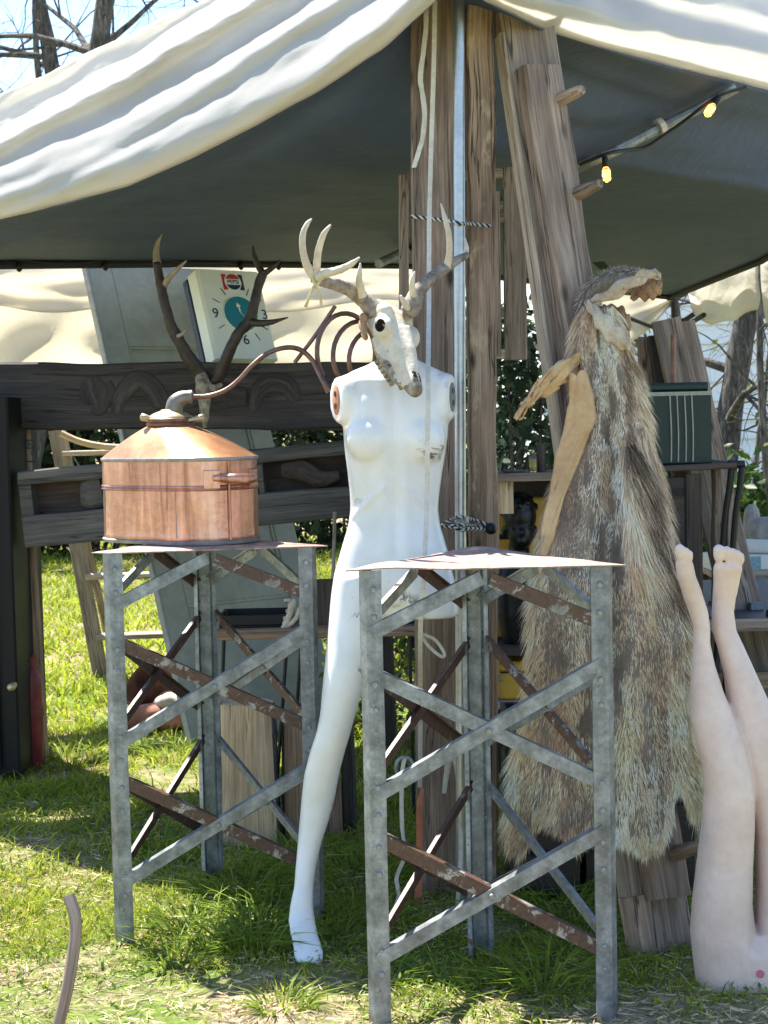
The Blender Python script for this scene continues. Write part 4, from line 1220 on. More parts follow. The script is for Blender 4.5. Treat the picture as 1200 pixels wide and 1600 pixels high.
def furcol(px, py):
    n1 = nz((px * .022, py * .008, 0), 1, 3); n2 = nz((px * .07, py * .022, 0), 1, 9); n3 = nz((px * .012, py * .012, 0), 1, 15); n4 = nz((px * .13, py * .05, 0), 1, 27)
    tan = Vector((.82, .68, .50)); dark = Vector((.06, .046, .04)); frost = Vector((.90, .85, .78)); red = Vector((.58, .33, .21)); cream = Vector((.92, .83, .70)); brown = Vector((.30, .215, .16)); taupe = Vector((.62, .53, .45))
    k = max(0, min(1, (py - 840) / 280)); c = taupe.lerp(tan, k)
    c = c.lerp(cream, max(0, min(.7, (n1 + .1) * 1.3)))                                       # pale patches
    c = c.lerp(brown, max(0, min(.75, (-n1 - .22) * 1.3)) * (1 if py > 700 else .5))
    f = math.exp(-((px - 955) / 42) ** 2 - ((py - 810) / 120) ** 2); c = c.lerp(frost, min(1, f * (.9 + n2)))
    f = math.exp(-((px - 990) / 30) ** 2 - ((py - 955) / 80) ** 2) + .8 * math.exp(-((px - 975) / 20) ** 2 - ((py - 870) / 60) ** 2); c = c.lerp(red, max(0, min(.7, f * (.55 + 1.4 * n2))))
    f = math.exp(-((px - 868) / 28) ** 2 - ((py - 1060) / 95) ** 2) + .9 * math.exp(-((px - 880) / 28) ** 2 - ((py - 1150) / 70) ** 2); c = c.lerp(brown, max(0, min(.85, f * (.8 + 1.5 * n2))))
    f = math.exp(-((px - 1020) / 45) ** 2 - ((py - 1230) / 100) ** 2); c = c.lerp(cream * .9, max(0, min(.7, f * (.7 + n1))))
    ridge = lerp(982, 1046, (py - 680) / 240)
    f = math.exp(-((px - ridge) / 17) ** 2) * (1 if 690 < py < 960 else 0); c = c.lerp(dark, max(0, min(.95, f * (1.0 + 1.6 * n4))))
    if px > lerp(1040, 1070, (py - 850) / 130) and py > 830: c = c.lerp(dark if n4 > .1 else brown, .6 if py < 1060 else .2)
    if py < 720:
        c = c.lerp(cream, .7 * math.exp(-((px - lerp(948, 966, (py - 480) / 240)) / 13) ** 2)); c = c.lerp(dark, .7 * math.exp(-((px - lerp(974, 985, (py - 480) / 240)) / 8) ** 2))
        c = c.lerp(Vector((.34, .28, .235)), .65 * (1 if px < lerp(935, 922, (py - 480) / 240) else 0))
    f = math.exp(-((px - 884) / 22) ** 2 - ((py - 780) / 110) ** 2); c = c.lerp(brown, max(0, .75 * f * (.8 + 1.5 * n4)))
    c = c * (1 + .42 * n2 + .25 * n3 + .5 * n4)
    return Vector((c.x * 1.22, c.y * 1.06, c.z * .91))
rts, dirs, Ls, cols, bends = [], [], [], [], []
def addhair(uu, vv, Lf, flare=0):
    p, px, py = hideP(uu, vv, -.001)
    q, _, _ = hideP(uu, min(1, vv + .03)); d = (q - p)
    if d.length < 1e-6: d = V(0, 0, -1)
    d.normalize()
    nrm = V(uu * .5, -1, 0).normalized()
    cl_ = nz((px * .045, py * .02, 0), 1, 40)
    d = d + nrm * R.uniform(.12, .36) + V(R.uniform(-.3, .3) + .9 * cl_ + uu * .15 + flare, 0, R.uniform(-.05, .1))
    rts.append(p); dirs.append(d); Ls.append(Lf * R.uniform(.6, 1.3)); cols.append(furcol(px + R.uniform(-5, 5), py + R.uniform(-8, 8)) * R.uniform(.72, 1.28))
    bends.append(V(0, .12, -.35) * 1.0)
for k in range(64000):
    uu = R.uniform(-1, 1); vv = R.random()
    py = 478 + 840 * vv
    L = .014 + .007 * nz((uu * 4, vv * 8, 0), 1, 50)
    if 690 < py < 900 and abs(uu * 100 - 62) < 30: L = .055
    if py > 1050: L = .021
    addhair(uu, vv, L)
for k in range(7000):                                     # longer fringe along both edges and the hem
    sd_ = R.choice((-1, 1)); vv = R.random()
    addhair(sd_ * R.uniform(.93, 1.0), vv, .055 if sd_ < 0 else .06, sd_ * R.uniform(0, .55))
for k in range(3000):
    addhair(R.uniform(-1, 1), R.uniform(.965, 1), .03)
for k in range(2600):
    uu = R.uniform(.45, 1.0); addhair(uu, R.uniform(.25, .5), .10, R.uniform(-.1, .15))
rts = np.array([tuple(x) for x in rts]); dirs = np.array([tuple(x) for x in dirs]); cols = np.clip(np.array([tuple(x) for x in cols]), .004, .92); bends = np.array([tuple(x) for x in bends])
hl = worldloc(hide)
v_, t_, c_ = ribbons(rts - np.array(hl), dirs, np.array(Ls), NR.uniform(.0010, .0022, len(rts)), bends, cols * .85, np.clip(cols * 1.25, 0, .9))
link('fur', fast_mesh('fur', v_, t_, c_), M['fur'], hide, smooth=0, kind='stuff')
# neck skin rolled over the top, leather inside out
mb = MB(); mb.tube(spline([P(912, 510, 4.22), P(918, 468, 4.20), P(942, 445, 4.17), P(980, 437, 4.14), P(1012, 445, 4.10)], 6), [.020, .026, .026, .022, .018], 14, jit=.25); nk = build(mb, 'neck_skin', M['hide'], hide, 80)
def hairs_along(pts, rr, n, L, colf, out):
    sp = spline(pts, 10)
    for k in range(n):
        i = R.randrange(len(sp) - 1); p = lerp(sp[i], sp[i + 1], R.random()); t = (sp[i + 1] - sp[i]).normalized()
        d = Vector((R.gauss(0, 1), R.gauss(0, 1), R.gauss(0, 1))); d = (d - t * d.dot(t)).normalized()
        out.append((p + d * rr, d * .6 + t * R.uniform(-.9, .3) + V(0, 0, -.3), L * R.uniform(.5, 1.3), colf() * R.uniform(.7, 1.3)))
hs = []
hairs_along([P(910, 530, 4.22), P(913, 485, 4.20), P(924, 456, 4.19), P(948, 438, 4.17), P(980, 432, 4.15), P(1004, 438, 4.12)], .022, 3200, .022, lambda: R.choice((Vector((.42, .35, .28)), Vector((.20, .14, .12)), Vector((.5, .45, .38)))), hs)
v_, t_, c_ = ribbons(np.array([tuple(h[0] - hl) for h in hs]), np.array([tuple(h[1]) for h in hs]), np.array([h[2] for h in hs]), np.full(len(hs), .0017), np.tile([[0, 0, -.4]], (len(hs), 1)), np.array([tuple(h[3]) for h in hs]))
link('neck_fur', fast_mesh('neck_fur', v_, t_, c_), M['fur'], hide, smooth=0, kind='stuff')
# bare leather leg skins at the left
def lskin(pts, w, side, jit, nm='leg_skin', th=.004, mat='leather'):
    mb = MB(); sp = spline(pts, 9); grid = []
    for i, p in enumerate(sp):
        k = i / (len(sp) - 1); ww = interp(k * (len(w) - 1), list(enumerate(w)))
        row = []
        for j in range(13):
            q = j / 12 - .5
            s = Vector(side).normalized()
            row.append(p + s * (ww * q * (1 + .25 * nz((k * 7, q, 0), 1, 8))) + V(0, -.007 * math.cos(q * PI) - jit * (math.sin(q * 15 + k * 11 + 2 * nz((k * 5, 0, 0), 1, 5)) * .45 + .9 * nz((q * 5, k * 12, 0), 1, 3) + .5 * nz((q * 11, k * 26, 0), 1, 13)), .006 * math.sin(k * 25 + q * 9)))
        grid.append(row)
    mb.sheet(grid, thick=th); return build(mb, nm, M[mat], hide, 180)
lskin([P(912, 562, 4.12), P(890, 578, 4.06), P(862, 594, 4.01), P(838, 612, 3.98), P(822, 632, 3.97), P(806, 650, 3.96)], [.06, .088, .078, .066, .056, .022], (.35, 0, 1), .013)
lskin([P(904, 582, 4.05), P(908, 625, 4.04), P(903, 668, 4.03), P(886, 720, 4.02), P(866, 790, 4.0), P(852, 850, 3.99), P(843, 895, 3.98)], [.045, .075, .074, .058, .040, .026, .010], (1, 0, .12), .004)

# the neck skin, folded open at the top: pale rims round the brown inside
lskin([P(916, 476, 4.10), P(940, 466, 4.08), P(970, 451, 4.06), P(1000, 434, 4.04), P(1020, 428, 4.04), P(1032, 434, 4.05)], [.012, .026, .030, .026, .022, .010], (-.25, 0, 1), .007, 'neck_flap', .003, 'paleskin')
lskin([P(917, 472, 4.09), P(938, 498, 4.06), P(962, 526, 4.05), P(985, 546, 4.06)], [.012, .036, .046, .012], (.8, 0, .55), .003, 'neck_flap', .003, 'paleskin')
lskin([P(985, 462, 4.11), P(1005, 455, 4.08), P(1022, 452, 4.06), P(1034, 446, 4.07)], [.018, .042, .046, .018], (-.1, 0, 1), .005, 'neck_lining', .003, 'dried')
lskin([P(940, 480, 4.12), P(960, 486, 4.11), P(974, 504, 4.10), P(980, 530, 4.09)], [.014, .036, .040, .012], (.85, 0, .5), .006, 'neck_lining', .003, 'dried')

# ------------------------------------------------------------------ upside-down mannequin legs
legs = thing('inverted_mannequin', V(*P(1160, 1545, 3.63).xy, 0), 'dusty pink mannequin legs standing upside down beside the goat hide', 'mannequin')
YL = 3.63
mb = MB()
La = [(905, 1060, 1088, YL - .02, .022, .026), (930, 1067, 1098, YL - .005, .025, .030), (955, 1076, 1106, YL + .005, .026, .034), (980, 1084, 1109, YL + .01, .030, .038), (1005, 1084, 1109, YL + .01, .032, .036), (1040, 1081, 1117, YL + .005, .036, .040), (1080, 1079, 1130, YL, .042, .050), (1120, 1079, 1147, YL - .005, .048, .056), (1160, 1087, 1163, YL - .01, .054, .055),
      (1200, 1098, 1172, YL - .015, .058, .056), (1240, 1101, 1178, YL - .015, .062, .062), (1290, 1097, 1178, YL - .01, .068, .072), (1350, 1090, 1175, YL, .074, .082), (1410, 1083, 1174, YL, .08, .092), (1460, 1080, 1180, YL, .084, .10), (1500, 1084, 1200, YL, .084, .10), (1538, 1089, 1205, YL, .080, .098)]
mb.loft([xring(*r) for r in La])
Lb = [(905, 1116, 1153, YL + .03, .024, .028), (930, 1114, 1150, YL + .035, .027, .032), (955, 1113, 1146, YL + .04, .030, .036), (985, 1113, 1150, YL + .04, .034, .042), (1010, 1121, 1162, YL + .035, .036, .040), (1050, 1131, 1180, YL + .03, .042, .048), (1100, 1137, 1203, YL + .025, .048, .056), (1150, 1146, 1222, YL + .02, .054, .06), (1200, 1158, 1240, YL + .02, .06, .062),
      (1250, 1172, 1256, YL + .02, .064, .068), (1310, 1181, 1266, YL + .02, .07, .08), (1380, 1184, 1272, YL + .01, .078, .09), (1440, 1182, 1278, YL, .084, .10), (1500, 1178, 1284, YL, .084, .10), (1538, 1178, 1288, YL, .08, .098)]
mb.loft([xring(*r) for r in Lb])
mb.loft([xring(1452, 1092, 1276, YL, .05, .08), xring(1480, 1086, 1282, YL, .082, .098), xring(1538, 1089, 1290, YL, .082, .10)])
# feet, toes up
def foot_(x0, x1, dx, Y):
    pass
mb.loft([xring(925, 1066, 1097, YL - .01, .022, .028), xring(900, 1058, 1087, YL - .025, .020, .026), xring(880, 1055, 1083, YL - .035, .017, .022), xring(874, 1058, 1079, YL - .04, .011, .013)])
mb.loft([xring(930, 1114, 1151, YL + .03, .024, .030), xring(905, 1115, 1156, YL + .015, .022, .026), xring(888, 1114, 1160, YL + .0, .019, .022), xring(880, 1117, 1158, YL - .005, .012, .015)])
for x, y, r, l in ((1123, 862, .0135, .022), (1136, 862, .0095, .019), (1145, 864, .0085, .017), (1153, 867, .0080, .015), (1159, 871, .0070, .013)):
    mb.ell(P(x, y + 3, YL - .010), (r, 0, 0), (0, r * 1.2, 0), (0, 0, l), 12, 8); mb.ell(P(x, y - 2, YL - .014), (r * 1.02, 0, 0), (0, r * 1.1, 0), (0, 0, r * 1.1), 12, 8)
for x, y, r, l in ((1062, 861, .0115, .020), (1071, 864, .0085, .016), (1078, 868, .0075, .014)):
    mb.ell(P(x, y + 2, YL - .046), (r, 0, 0), (0, r * 1.2, 0), (0, 0, l), 12, 8); mb.ell(P(x, y - 3, YL - .050), (r * 1.02, 0, 0), (0, r * 1.1, 0), (0, 0, r * 1.1), 12, 8)
me = remesh(mb, .0036, 4, .5)
skin('body', me, M['legpink'], legs)
mb = MB(); c = P(1188, 1522, YL - .0835); mb.loft([ell_ring(c + V(0, q, 0), (.0095, 0, 0), (0, 0, .0095), 18) for q in (.012, -.0015)])
build(mb, 'sticker', plain('pink_sticker', (.62, .16, .22), .6), legs, 40)
mb = MB(); mb.loft([[p + V(0, 0, dz) for p in xring(1541, 1092, 1288, YL, .079, .097)] for dz in (-.028, -.002)]); build(mb, 'base_rim', M['furnwood'], legs, 40)
# ------------------------------------------------------------------ left-hand stall: beams on posts, door, clock, antlers
# upper carved beam
t = thing('carved_beam', P(330, 672, 6.2), 'dark brown carved beam lying above the grey trough board', 'beam')
mb = MB(); mb.beam(P(-14, 619, 6.20) + V(0, .06, 0), P(655, 619, 6.20) + V(0, .06, 0), .268, .13, (0, 0, 1), N=40, cham=.008, jit=.007); build(mb, 'timber', M['darkwood'], t)
def blob(pts, rads, flat=.28, Y=6.195, n=14):
    mb = MB(); sp = [P(x, y, Y) for x, y in pts]; s2 = spline(sp, 6)
    mb.tube(s2, [r * Y / FPX for r in rads], n)
    c = P(0, 0, Y).y
    mb.v = [V(p.x, c + (p.y - c) * flat, p.z) for p in mb.v]
    return mb
for pts, rr in (([(140, 592), (146, 610), (152, 632), (142, 640)], [14, 24, 20, 9]), ([(182, 645), (190, 618), (214, 594), (238, 606), (254, 634)], [9, 14, 17, 16, 15]),
                ([(250, 634), (285, 628), (330, 618), (385, 620)], [13, 22, 26, 14]), ([(396, 640), (404, 612), (424, 598), (450, 604), (462, 626)], [8, 14, 17, 16, 10]), ([(168, 596), (172, 610), (170, 626)], [7, 10, 8])):
    build(blob(pts, rr), 'carving', M['darkwood'], t, 60)
# lower trough board
Yb = 6.0
a = P(33, 797, Yb); b = P(556, 748, Yb)
ax = (b - a).normalized(); up = V(-ax.z, 0, ax.x)
t = thing('trough_board', P(300, 850, Yb), 'thick grey board with hollowed troughs below the carved beam', 'board')
wz = 120 * Yb / FPX
top = .034; bot = .10; hol = wz - .05 - .115
for nm, off, h in (('top_rail', wz / 2 - .028, .056), ('bottom_rail', -wz / 2 + .062, .124)):
    mb = MB(); mb.beam(a + up * off + V(0, .07, 0), b + up * off + V(0, .07, 0), h, .14, up, N=34, cham=.006, jit=.006); build(mb, nm, M['troughwood'], t)
for x0, x1 in ((33, 52), (162, 196), (405, 413), (545, 556)):
    k0 = (x0 - 33) / 523; k1 = (x1 - 33) / 523
    mb = MB(); mb.beam(lerp(a, b, k0) + up * .033 + V(0, .071, 0), lerp(a, b, k1) + up * .033 + V(0, .071, 0), wz - .18 + .002, .136, up, N=4, cham=.006, jit=.003); build(mb, 'divider', M['troughwood'], t)
mb = MB(); mb.beam(a + up * .033 + V(0, .115, 0), b + up * .033 + V(0, .115, 0), wz - .17, .03, up, N=20, jit=.004); build(mb, 'hollow', M['recesswood'], t)
build(blob([(127, 768), (140, 768), (160, 764)], [22, 30, 28], .4, Yb + .05), 'carving', M['troughwood'], t, 60)
build(blob([(440, 735), (470, 735), (500, 748), (530, 742)], [12, 18, 14, 8], .5, Yb + .05), 'carving', M['recesswood'], t, 60)
# posts that carry them
plank_post = thing('post', V(*P(48, 1100, 6.3).xy, 0), 'brown upright post with stencilled lettering holding the beams on the left', 'post')
pc = P(45, 800, 6.29)
mb = MB(); mb.beam(V(pc.x + .02, 6.29, 0), V(pc.x - .012, 6.29, P(50, 600, 6.29).z), .042, .06, (1, 0, 0), N=24, cham=.003, jit=.003); build(mb, 'board', M['plankwood'], plank_post)
mb = MB(); c = P(38, 705, 6.27); mb.beam(V(c.x, 6.28, .9), V(c.x - .004, 6.28, 1.45), .016, .07, (1, 0, 0), N=10); build(mb, 'pale_edge', M['edgewood'], plank_post)
def text_mesh(s, size):
    cu = bpy.data.curves.new('txt', 'FONT'); cu.body = s; cu.size = size; cu.extrude = .0008; cu.align_x = 'CENTER'; cu.align_y = 'CENTER'
    o = bpy.data.objects.new('txt', cu); COL.objects.link(o)
    me = bpy.data.meshes.new_from_object(o.evaluated_get(bpy.context.evaluated_depsgraph_get()))
    bpy.data.objects.remove(o); return me
def place_text(s, size, c, X, Yv, name, mat, root, bold=0):
    me = text_mesh(s, size); X = Vector(X).normalized(); Yv = Vector(Yv).normalized(); Z = X.cross(Yv)
    m4 = Matrix((X, Yv, Z)).transposed().to_4x4(); m4.translation = Vector(c) - worldloc(root)
    me.transform(m4); me.name = name
    return link(name, me, mat, root, None, 0)
for ch, yy in (('M', 694), ('-', 708), ('I', 721)): place_text(ch, .06, P(48, yy, 6.255), (0, 0, 1), (-1, 0, 0), 'stencil_letter', M['ink'], plank_post)
plank('post', 'dark upright post hidden behind the mannequin holding the beams', 'post', V(P(600, 900, 6.3).x, 6.3, 0), V(P(600, 900, 6.3).x, 6.3, P(600, 610, 6.3).z), .07, .06, (1, 0, 0), M['darkwood'])
# door
dO = P(300, 1150, 6.52); dO.z = 0
dT = P(133, 414, 7.14)
vU = (dT - dO); HD = vU.length; vU.normalize()
kx = -vU.x / vU.y
wU = V(1, kx, 0).normalized()
wU = (wU - vU * wU.dot(vU)).normalized()
nU = wU.cross(vU)
if nU.y > 0: nU = -nU
WD = .80
door = thing('door', dO, 'grey-green panelled door leaning behind the carved beam', 'door')
def dbox(x0, x1, z0, z1, d0, d1, nm, mat, cham=.004, root=door):
    mb = MB(); c = dO + wU * (x0 + x1) / 2 + vU * (z0 + z1) / 2 + nU * (d0 + d1) / 2
    mb.box(c, vU * (z1 - z0) / 2, wU * (x1 - x0) / 2, nU * abs(d1 - d0) / 2, cham); return build(mb, nm, mat, root)
dp = M['doorpaint']
dbox(.0, .12, 0, HD, -.02, .02, 'stile', dp); dbox(WD - .12, WD, 0, HD, -.02, .02, 'stile', dp)
dbox(-.012, -.001, 0, HD, -.02, .019, 'worn_edge', M['dooredge'])
rails = [(0, .22), (.62, .74), (1.15, 1.30), (1.86, HD)]
for a0, a1 in rails: dbox(.121, WD - .121, a0, a1, -.0195, .0195, 'rail', dp)
for (a0, a1), (b0, b1) in zip(rails, rails[1:]):
    dbox(.10, WD - .10, a1 - .02, b0 + .02, -.012, .006, 'panel', dp)
    for q in ((.121, WD - .121, a1, a1 + .014), (.121, WD - .121, b0 - .014, b0), (.121, .135, a1 + .015, b0 - .015), (WD - .135, WD - .121, a1 + .015, b0 - .015)):
        dbox(q[0], q[1], q[2], q[3], .006, .0155, 'moulding', dp, .005)
for z in (1.66, 1.70, 1.74): dbox(-.035, -.012, z, z + .018, -.01, .012, 'latch', M['galvdark'])
# wall clock
cO = P(337, 560, 6.30); cT = P(306, 420, 6.42)
cv = (cT - cO); CH = cv.length; cv.normalize(); kx = -cv.x / cv.y if abs(cv.y) > 1e-5 else .6
cw = V(1, .72, 0).normalized(); cw = (cw - cv * cw.dot(cv)).normalized(); cn = cw.cross(cv)
if cn.y > 0: cn = -cn
CW = .305
clk = thing('wall_clock', cO, 'square ivory advertising clock with teal dial resting on the carved beam', 'clock')
def cP(x, y, d=0.0): return cO + cw * (x * CW) + cv * (y * CH) + cn * d
mb = MB(); mb.box(cP(.5, .5, -.045), cv * CH / 2, cw * CW / 2, cn * .045, .012); build(mb, 'case', M['clockface'], clk)
mb = MB(); mb.box(cP(.5, .5, -.11), cv * CH * .49, cw * CW * .5, cn * .02, .004); build(mb, 'back_box', M['ink'], clk)
def disc(c, r, d, nm, mat, root=clk, e=1.0, n=40):
    mb = MB(); mb.loft([ell_ring(c + cn * q, cw * r, cv * r * e, n) for q in (0, d)]); return build(mb, nm, mat, root, 40)
dc = cP(.54, .50, 0); dial = disc(dc + cn * -.002, .082, .0075, 'dial_rim', M['clockface']); disc(dc + cn * .004, .078, .0035, 'dial', M['teal'])
def hand(ang, L, w, nm, mat, d=.0085, arrow=False):
    a = rad(ang); dr = cw * math.sin(a) + cv * math.cos(a); sd_ = cw * math.cos(a) - cv * math.sin(a)
    c = dc + cn * d; mb = MB()
    if arrow: pts = [c - sd_ * w, c + sd_ * w, c + sd_ * w + dr * L * .62, c + sd_ * w * 3.6 + dr * L * .62, c + dr * L, c - sd_ * w * 3.6 + dr * L * .62, c - sd_ * w + dr * L * .62]
    else: pts = [c - sd_ * w - dr * L * .2, c + sd_ * w - dr * L * .2, c + sd_ * w * .5 + dr * L, c - sd_ * w * .5 + dr * L]
    n = len(pts); mb.add(pts + [p + cn * .0012 for p in pts], [list(range(n))[::-1], list(range(n, 2 * n))] + [[i, (i + 1) % n, n + (i + 1) % n, n + i] for i in range(n)])
    build(mb, nm, mat, clk, 0)
hand(-12, .050, .0032, 'hour_hand', M['whiteink'], .0088, True); hand(150, .070, .0030, 'minute_hand', M['whiteink'], .0102); hand(160, .055, .001, 'second_hand', M['teal'], .0118)
for k in (1, 2, 4, 5, 7, 8, 10, 11):
    a = rad(30 * k); dr = cw * math.sin(a) + cv * math.cos(a); sd_ = cw * math.cos(a) - cv * math.sin(a)
    mb = MB(); mb.box(dc + dr * .118 + cn * .001, dr * .018, sd_ * .0016, cn * .001, 0); build(mb, 'hour_mark', M['ink'], clk, 0)
for s_t, k in (('3', 3), ('6', 6), ('9', 9)):
    a = rad(30 * k); place_text(s_t, .062, dc + (cw * math.sin(a) * 1.0 + cv * math.cos(a)) * .118 + cn * .0012, cw, cv, 'numeral', M['ink'], clk)
# brand roundel at twelve: red and blue side bars, red over blue halves with a white band and the word
lc_ = cP(.535, .865, 0)
for xx, mt in ((-.040, 'redink'), (.040, 'ink')):
    mb = MB(); mb.box(lc_ + cw * xx + cn * .0008, cv * .036, cw * .010, cn * .0008, 0); build(mb, 'logo_bar', M[mt], clk, 0)
disc(lc_, .040, .0022, 'logo_disc', M['whiteink'])
for sgn, mt in ((1, 'redink'), (-1, 'ink')):
    pts = []
    for k in range(13):
        a = rad(lerp(22, 158, k / 12)); pts.append(lc_ + cw * (.036 * math.cos(a)) + cv * (sgn * .036 * math.sin(a)) + cn * .0028)
    mb = MB(); n = len(pts); mb.add(pts + [p + cn * .001 for p in pts], [list(range(n)), list(range(n, 2 * n))] + [[i, (i + 1) % n, n + (i + 1) % n, n + i] for i in range(n)]); build(mb, 'logo_segment', M[mt], clk, 0)
place_text('PEPSI', .0255, lc_ + cn * .0032, cw, cv, 'logo_word', M['ink'], clk)
# elk antlers
Ye = 6.02
elk = thing('elk_antlers', P(318, 640, Ye), 'dark branching elk antlers on a skull plate hung on the carved beam', 'antlers')
def EQ(x, y, dy=0): return P(x, y, Ye + dy)
antler('antler', 0, [EQ(322, 592), EQ(304, 572, -.02), EQ(284, 540, -.05), EQ(268, 510, -.06), EQ(258, 478, -.06), EQ(251, 445, -.05), EQ(245, 410, -.04)], [0.0272, 0.0288, 0.0240, 0.0216, 0.0200, 0.0192, 0.0160],
       [([EQ(246, 415, -.04), EQ(244, 395, -.03), EQ(247, 378, -.03), EQ(253, 366, -.03)], [0.0160, 0.0128, 0.0080, 0.0024]), ([EQ(256, 446, -.05), EQ(266, 432, -.08), EQ(280, 418, -.1), EQ(292, 407, -.11)], [0.0136, 0.0112, 0.0080, 0.0024]),
        ([EQ(274, 526, -.06), EQ(283, 523, -.09), EQ(291, 516, -.11)], [0.0096, 0.0072, 0.0024])], M['elk'], M['elktip'], par=elk)
antler('antler', 0, [EQ(334, 598), EQ(346, 580, -.02), EQ(357, 552, -.05), EQ(372, 522, -.06), EQ(390, 500, -.06), EQ(398, 470, -.06), EQ(406, 440, -.05), EQ(412, 424, -.05)], [0.0240, 0.0256, 0.0224, 0.0216, 0.0224, 0.0192, 0.0192, 0.0176],
       [([EQ(411, 428, -.05), EQ(402, 412, -.04), EQ(397, 398, -.04), EQ(395, 384, -.04)], [0.0144, 0.0120, 0.0088, 0.0032]), ([EQ(412, 428, -.05), EQ(424, 420, -.06), EQ(432, 414, -.07), EQ(438, 406, -.08)], [0.0128, 0.0096, 0.0072, 0.0024]),
        ([EQ(388, 502, -.06), EQ(405, 505, -.1), EQ(425, 503, -.13), EQ(450, 496, -.16)], [0.0176, 0.0144, 0.0104, 0.0024])], M['elk'], M['elk'], par=elk)
mb = MB(); mb.tube(spline([EQ(322, 592), EQ(328, 604, -.03), EQ(336, 606, -.04), EQ(346, 600, -.03)], 5), [0.0128, 0.0160, 0.0144, 0.0080], 10, jit=.2); build(mb, 'skull_plate', M['dirtybone'], elk, 60)
mb = MB(); mb.tube(spline([EQ(314, 578, -.01), EQ(316, 600, -.03), EQ(320, 640, -.04), EQ(320, 668, -.03)], 5), [0.0160, 0.0304, 0.0208, 0.0080], 12, jit=.3); build(mb, 'skull', M['dirtybone'], elk, 60)

# black cabinet at the left edge
cb = P(30, 1200, 5.95); t = thing('cabinet', V(cb.x - .3, 5.95, 0), 'tall black metal cabinet at the left edge of the stall', 'cabinet')
ht = P(22, 620, 5.95).z
lean = V(-.0, 0, 0)
mb = MB(); mb.box((cb.x - .30, 6.22, ht / 2 + .01), (0, 0, ht / 2 - .01), (.30, 0, 0), (0, .25, 0), .008); build(mb, 'body', M['cabinet'], t)
mb = MB(); mb.box((cb.x - .325, 5.958, ht / 2), (0, 0, ht / 2 - .05), (.255, 0, 0), (0, .012, 0), .005); dr_ = build(mb, 'door', M['cabinet'], t)
for x_ in (-.56, -.10):
    mb = MB(); mb.box((cb.x + x_, 5.943, ht * .62), (0, 0, ht * .30), (.012, 0, 0), (0, .004, 0), .002); build(mb, 'door_moulding', M['cabinet'], dr_)
for z_ in (.32, .92):
    mb = MB(); mb.box((cb.x - .33, 5.943, ht * z_), (.218, 0, 0), (0, 0, .012), (0, .004, 0), .002); build(mb, 'door_moulding', M['cabinet'], dr_)
k = P(17, 1074, 5.92); mb = MB(); mb.tube([k + V(0, .05, 0), k, k - V(0, .008, 0)], [.014, .016, .010], 12); build(mb, 'lock', M['brass'], t, 60)
# red gas cylinder
cp = G(50, 1166); cp = V(P(52, 1160, 6.22).x, 6.22, 0); r_ = .042
t = thing('gas_cylinder', cp, 'small scuffed red cylinder standing on the grass behind the black cabinet', 'cylinder')
mb = MB(); n = 24
hh = P(50, 1022, 6.22).z
mb.loft([[cp + V(math.cos(2 * PI * k / n) * r, math.sin(2 * PI * k / n) * r, z) for k in range(n)] for r, z in ((r_ * .9, 0), (r_, .012), (r_, hh - .13), (r_ * .98, hh - .11), (r_ * .75, hh - .075), (r_ * .5, hh - .055))]); build(mb, 'tank', M['redpaint'], t, 50)
mb = MB(); mb.loft([[cp + V(math.cos(2 * PI * k / n) * r, math.sin(2 * PI * k / n) * r, z) for k in range(n)] for r, z in ((r_ * .42, hh - .06), (r_ * .42, hh - .03), (r_ * .55, hh - .028), (r_ * .55, hh - .008), (r_ * .3, hh))]); build(mb, 'valve_collar', M['redpaint'], t, 50)
# stepladder in the sun behind
t = thing('stepladder', V(*P(150, 1040, 8.4).xy, 0), 'grey wooden stepladder with pale treads on the sunlit grass', 'stepladder')
Yk = 8.4
def zP(x, y): p = P(x, y, Yk); return p
lt = zP(88, 672); lb = zP(158, 1055); lb.z = 0
off = V(.42, .05, 0)
for d in (V(0, 0, 0), off):
    mb = MB(); mb.beam(lb + d, lt + d, .085, .03, (1, 0, 0), N=12, cham=.004, jit=.003); build(mb, 'side_rail', M['greywood'], t)
for yy in (708, 803, 898, 991):
    k = (yy - 672) / (1055 - 672); q = lerp(lt, lb, k) + V(.02, .0, 0)
    mb = MB(); mb.beam(q + V(0, -.02, 0), q + off + V(0, -.02, 0), .11, .028, (0, 1, 0), N=6, cham=.004); build(mb, 'tread', M['edgewood'], t)
    mb = MB(); mb.beam(q + V(.05, 0, -.02), q + V(.09, 0, -.09), .012, .006, (0, 1, 0)); build(mb, 'bracket', M['galv'], t)
    mb = MB(); mb.beam(q + off + V(-.05, 0, -.02), q + off + V(-.09, 0, -.09), .012, .006, (0, 1, 0)); build(mb, 'bracket', M['galv'], t)
for d in (V(0, 0, 0), off):
    mb = MB(); mb.beam(lt + d + V(.02, .05, 0), V(lt.x + d.x + .12, Yk + .8, 0), .04, .025, (1, 0, 0), N=8, jit=.002); build(mb, 'back_leg', M['greywood'], t)
o = rope('bent_cane', 'thin yellow bent cane lying across the stepladder behind the still', 'cane', [P(95, 677, 8.2), P(125, 690, 8.2), P(165, 698, 8.2), P(215, 700, 8.2)], .018, M['logwood'], 8, 6)
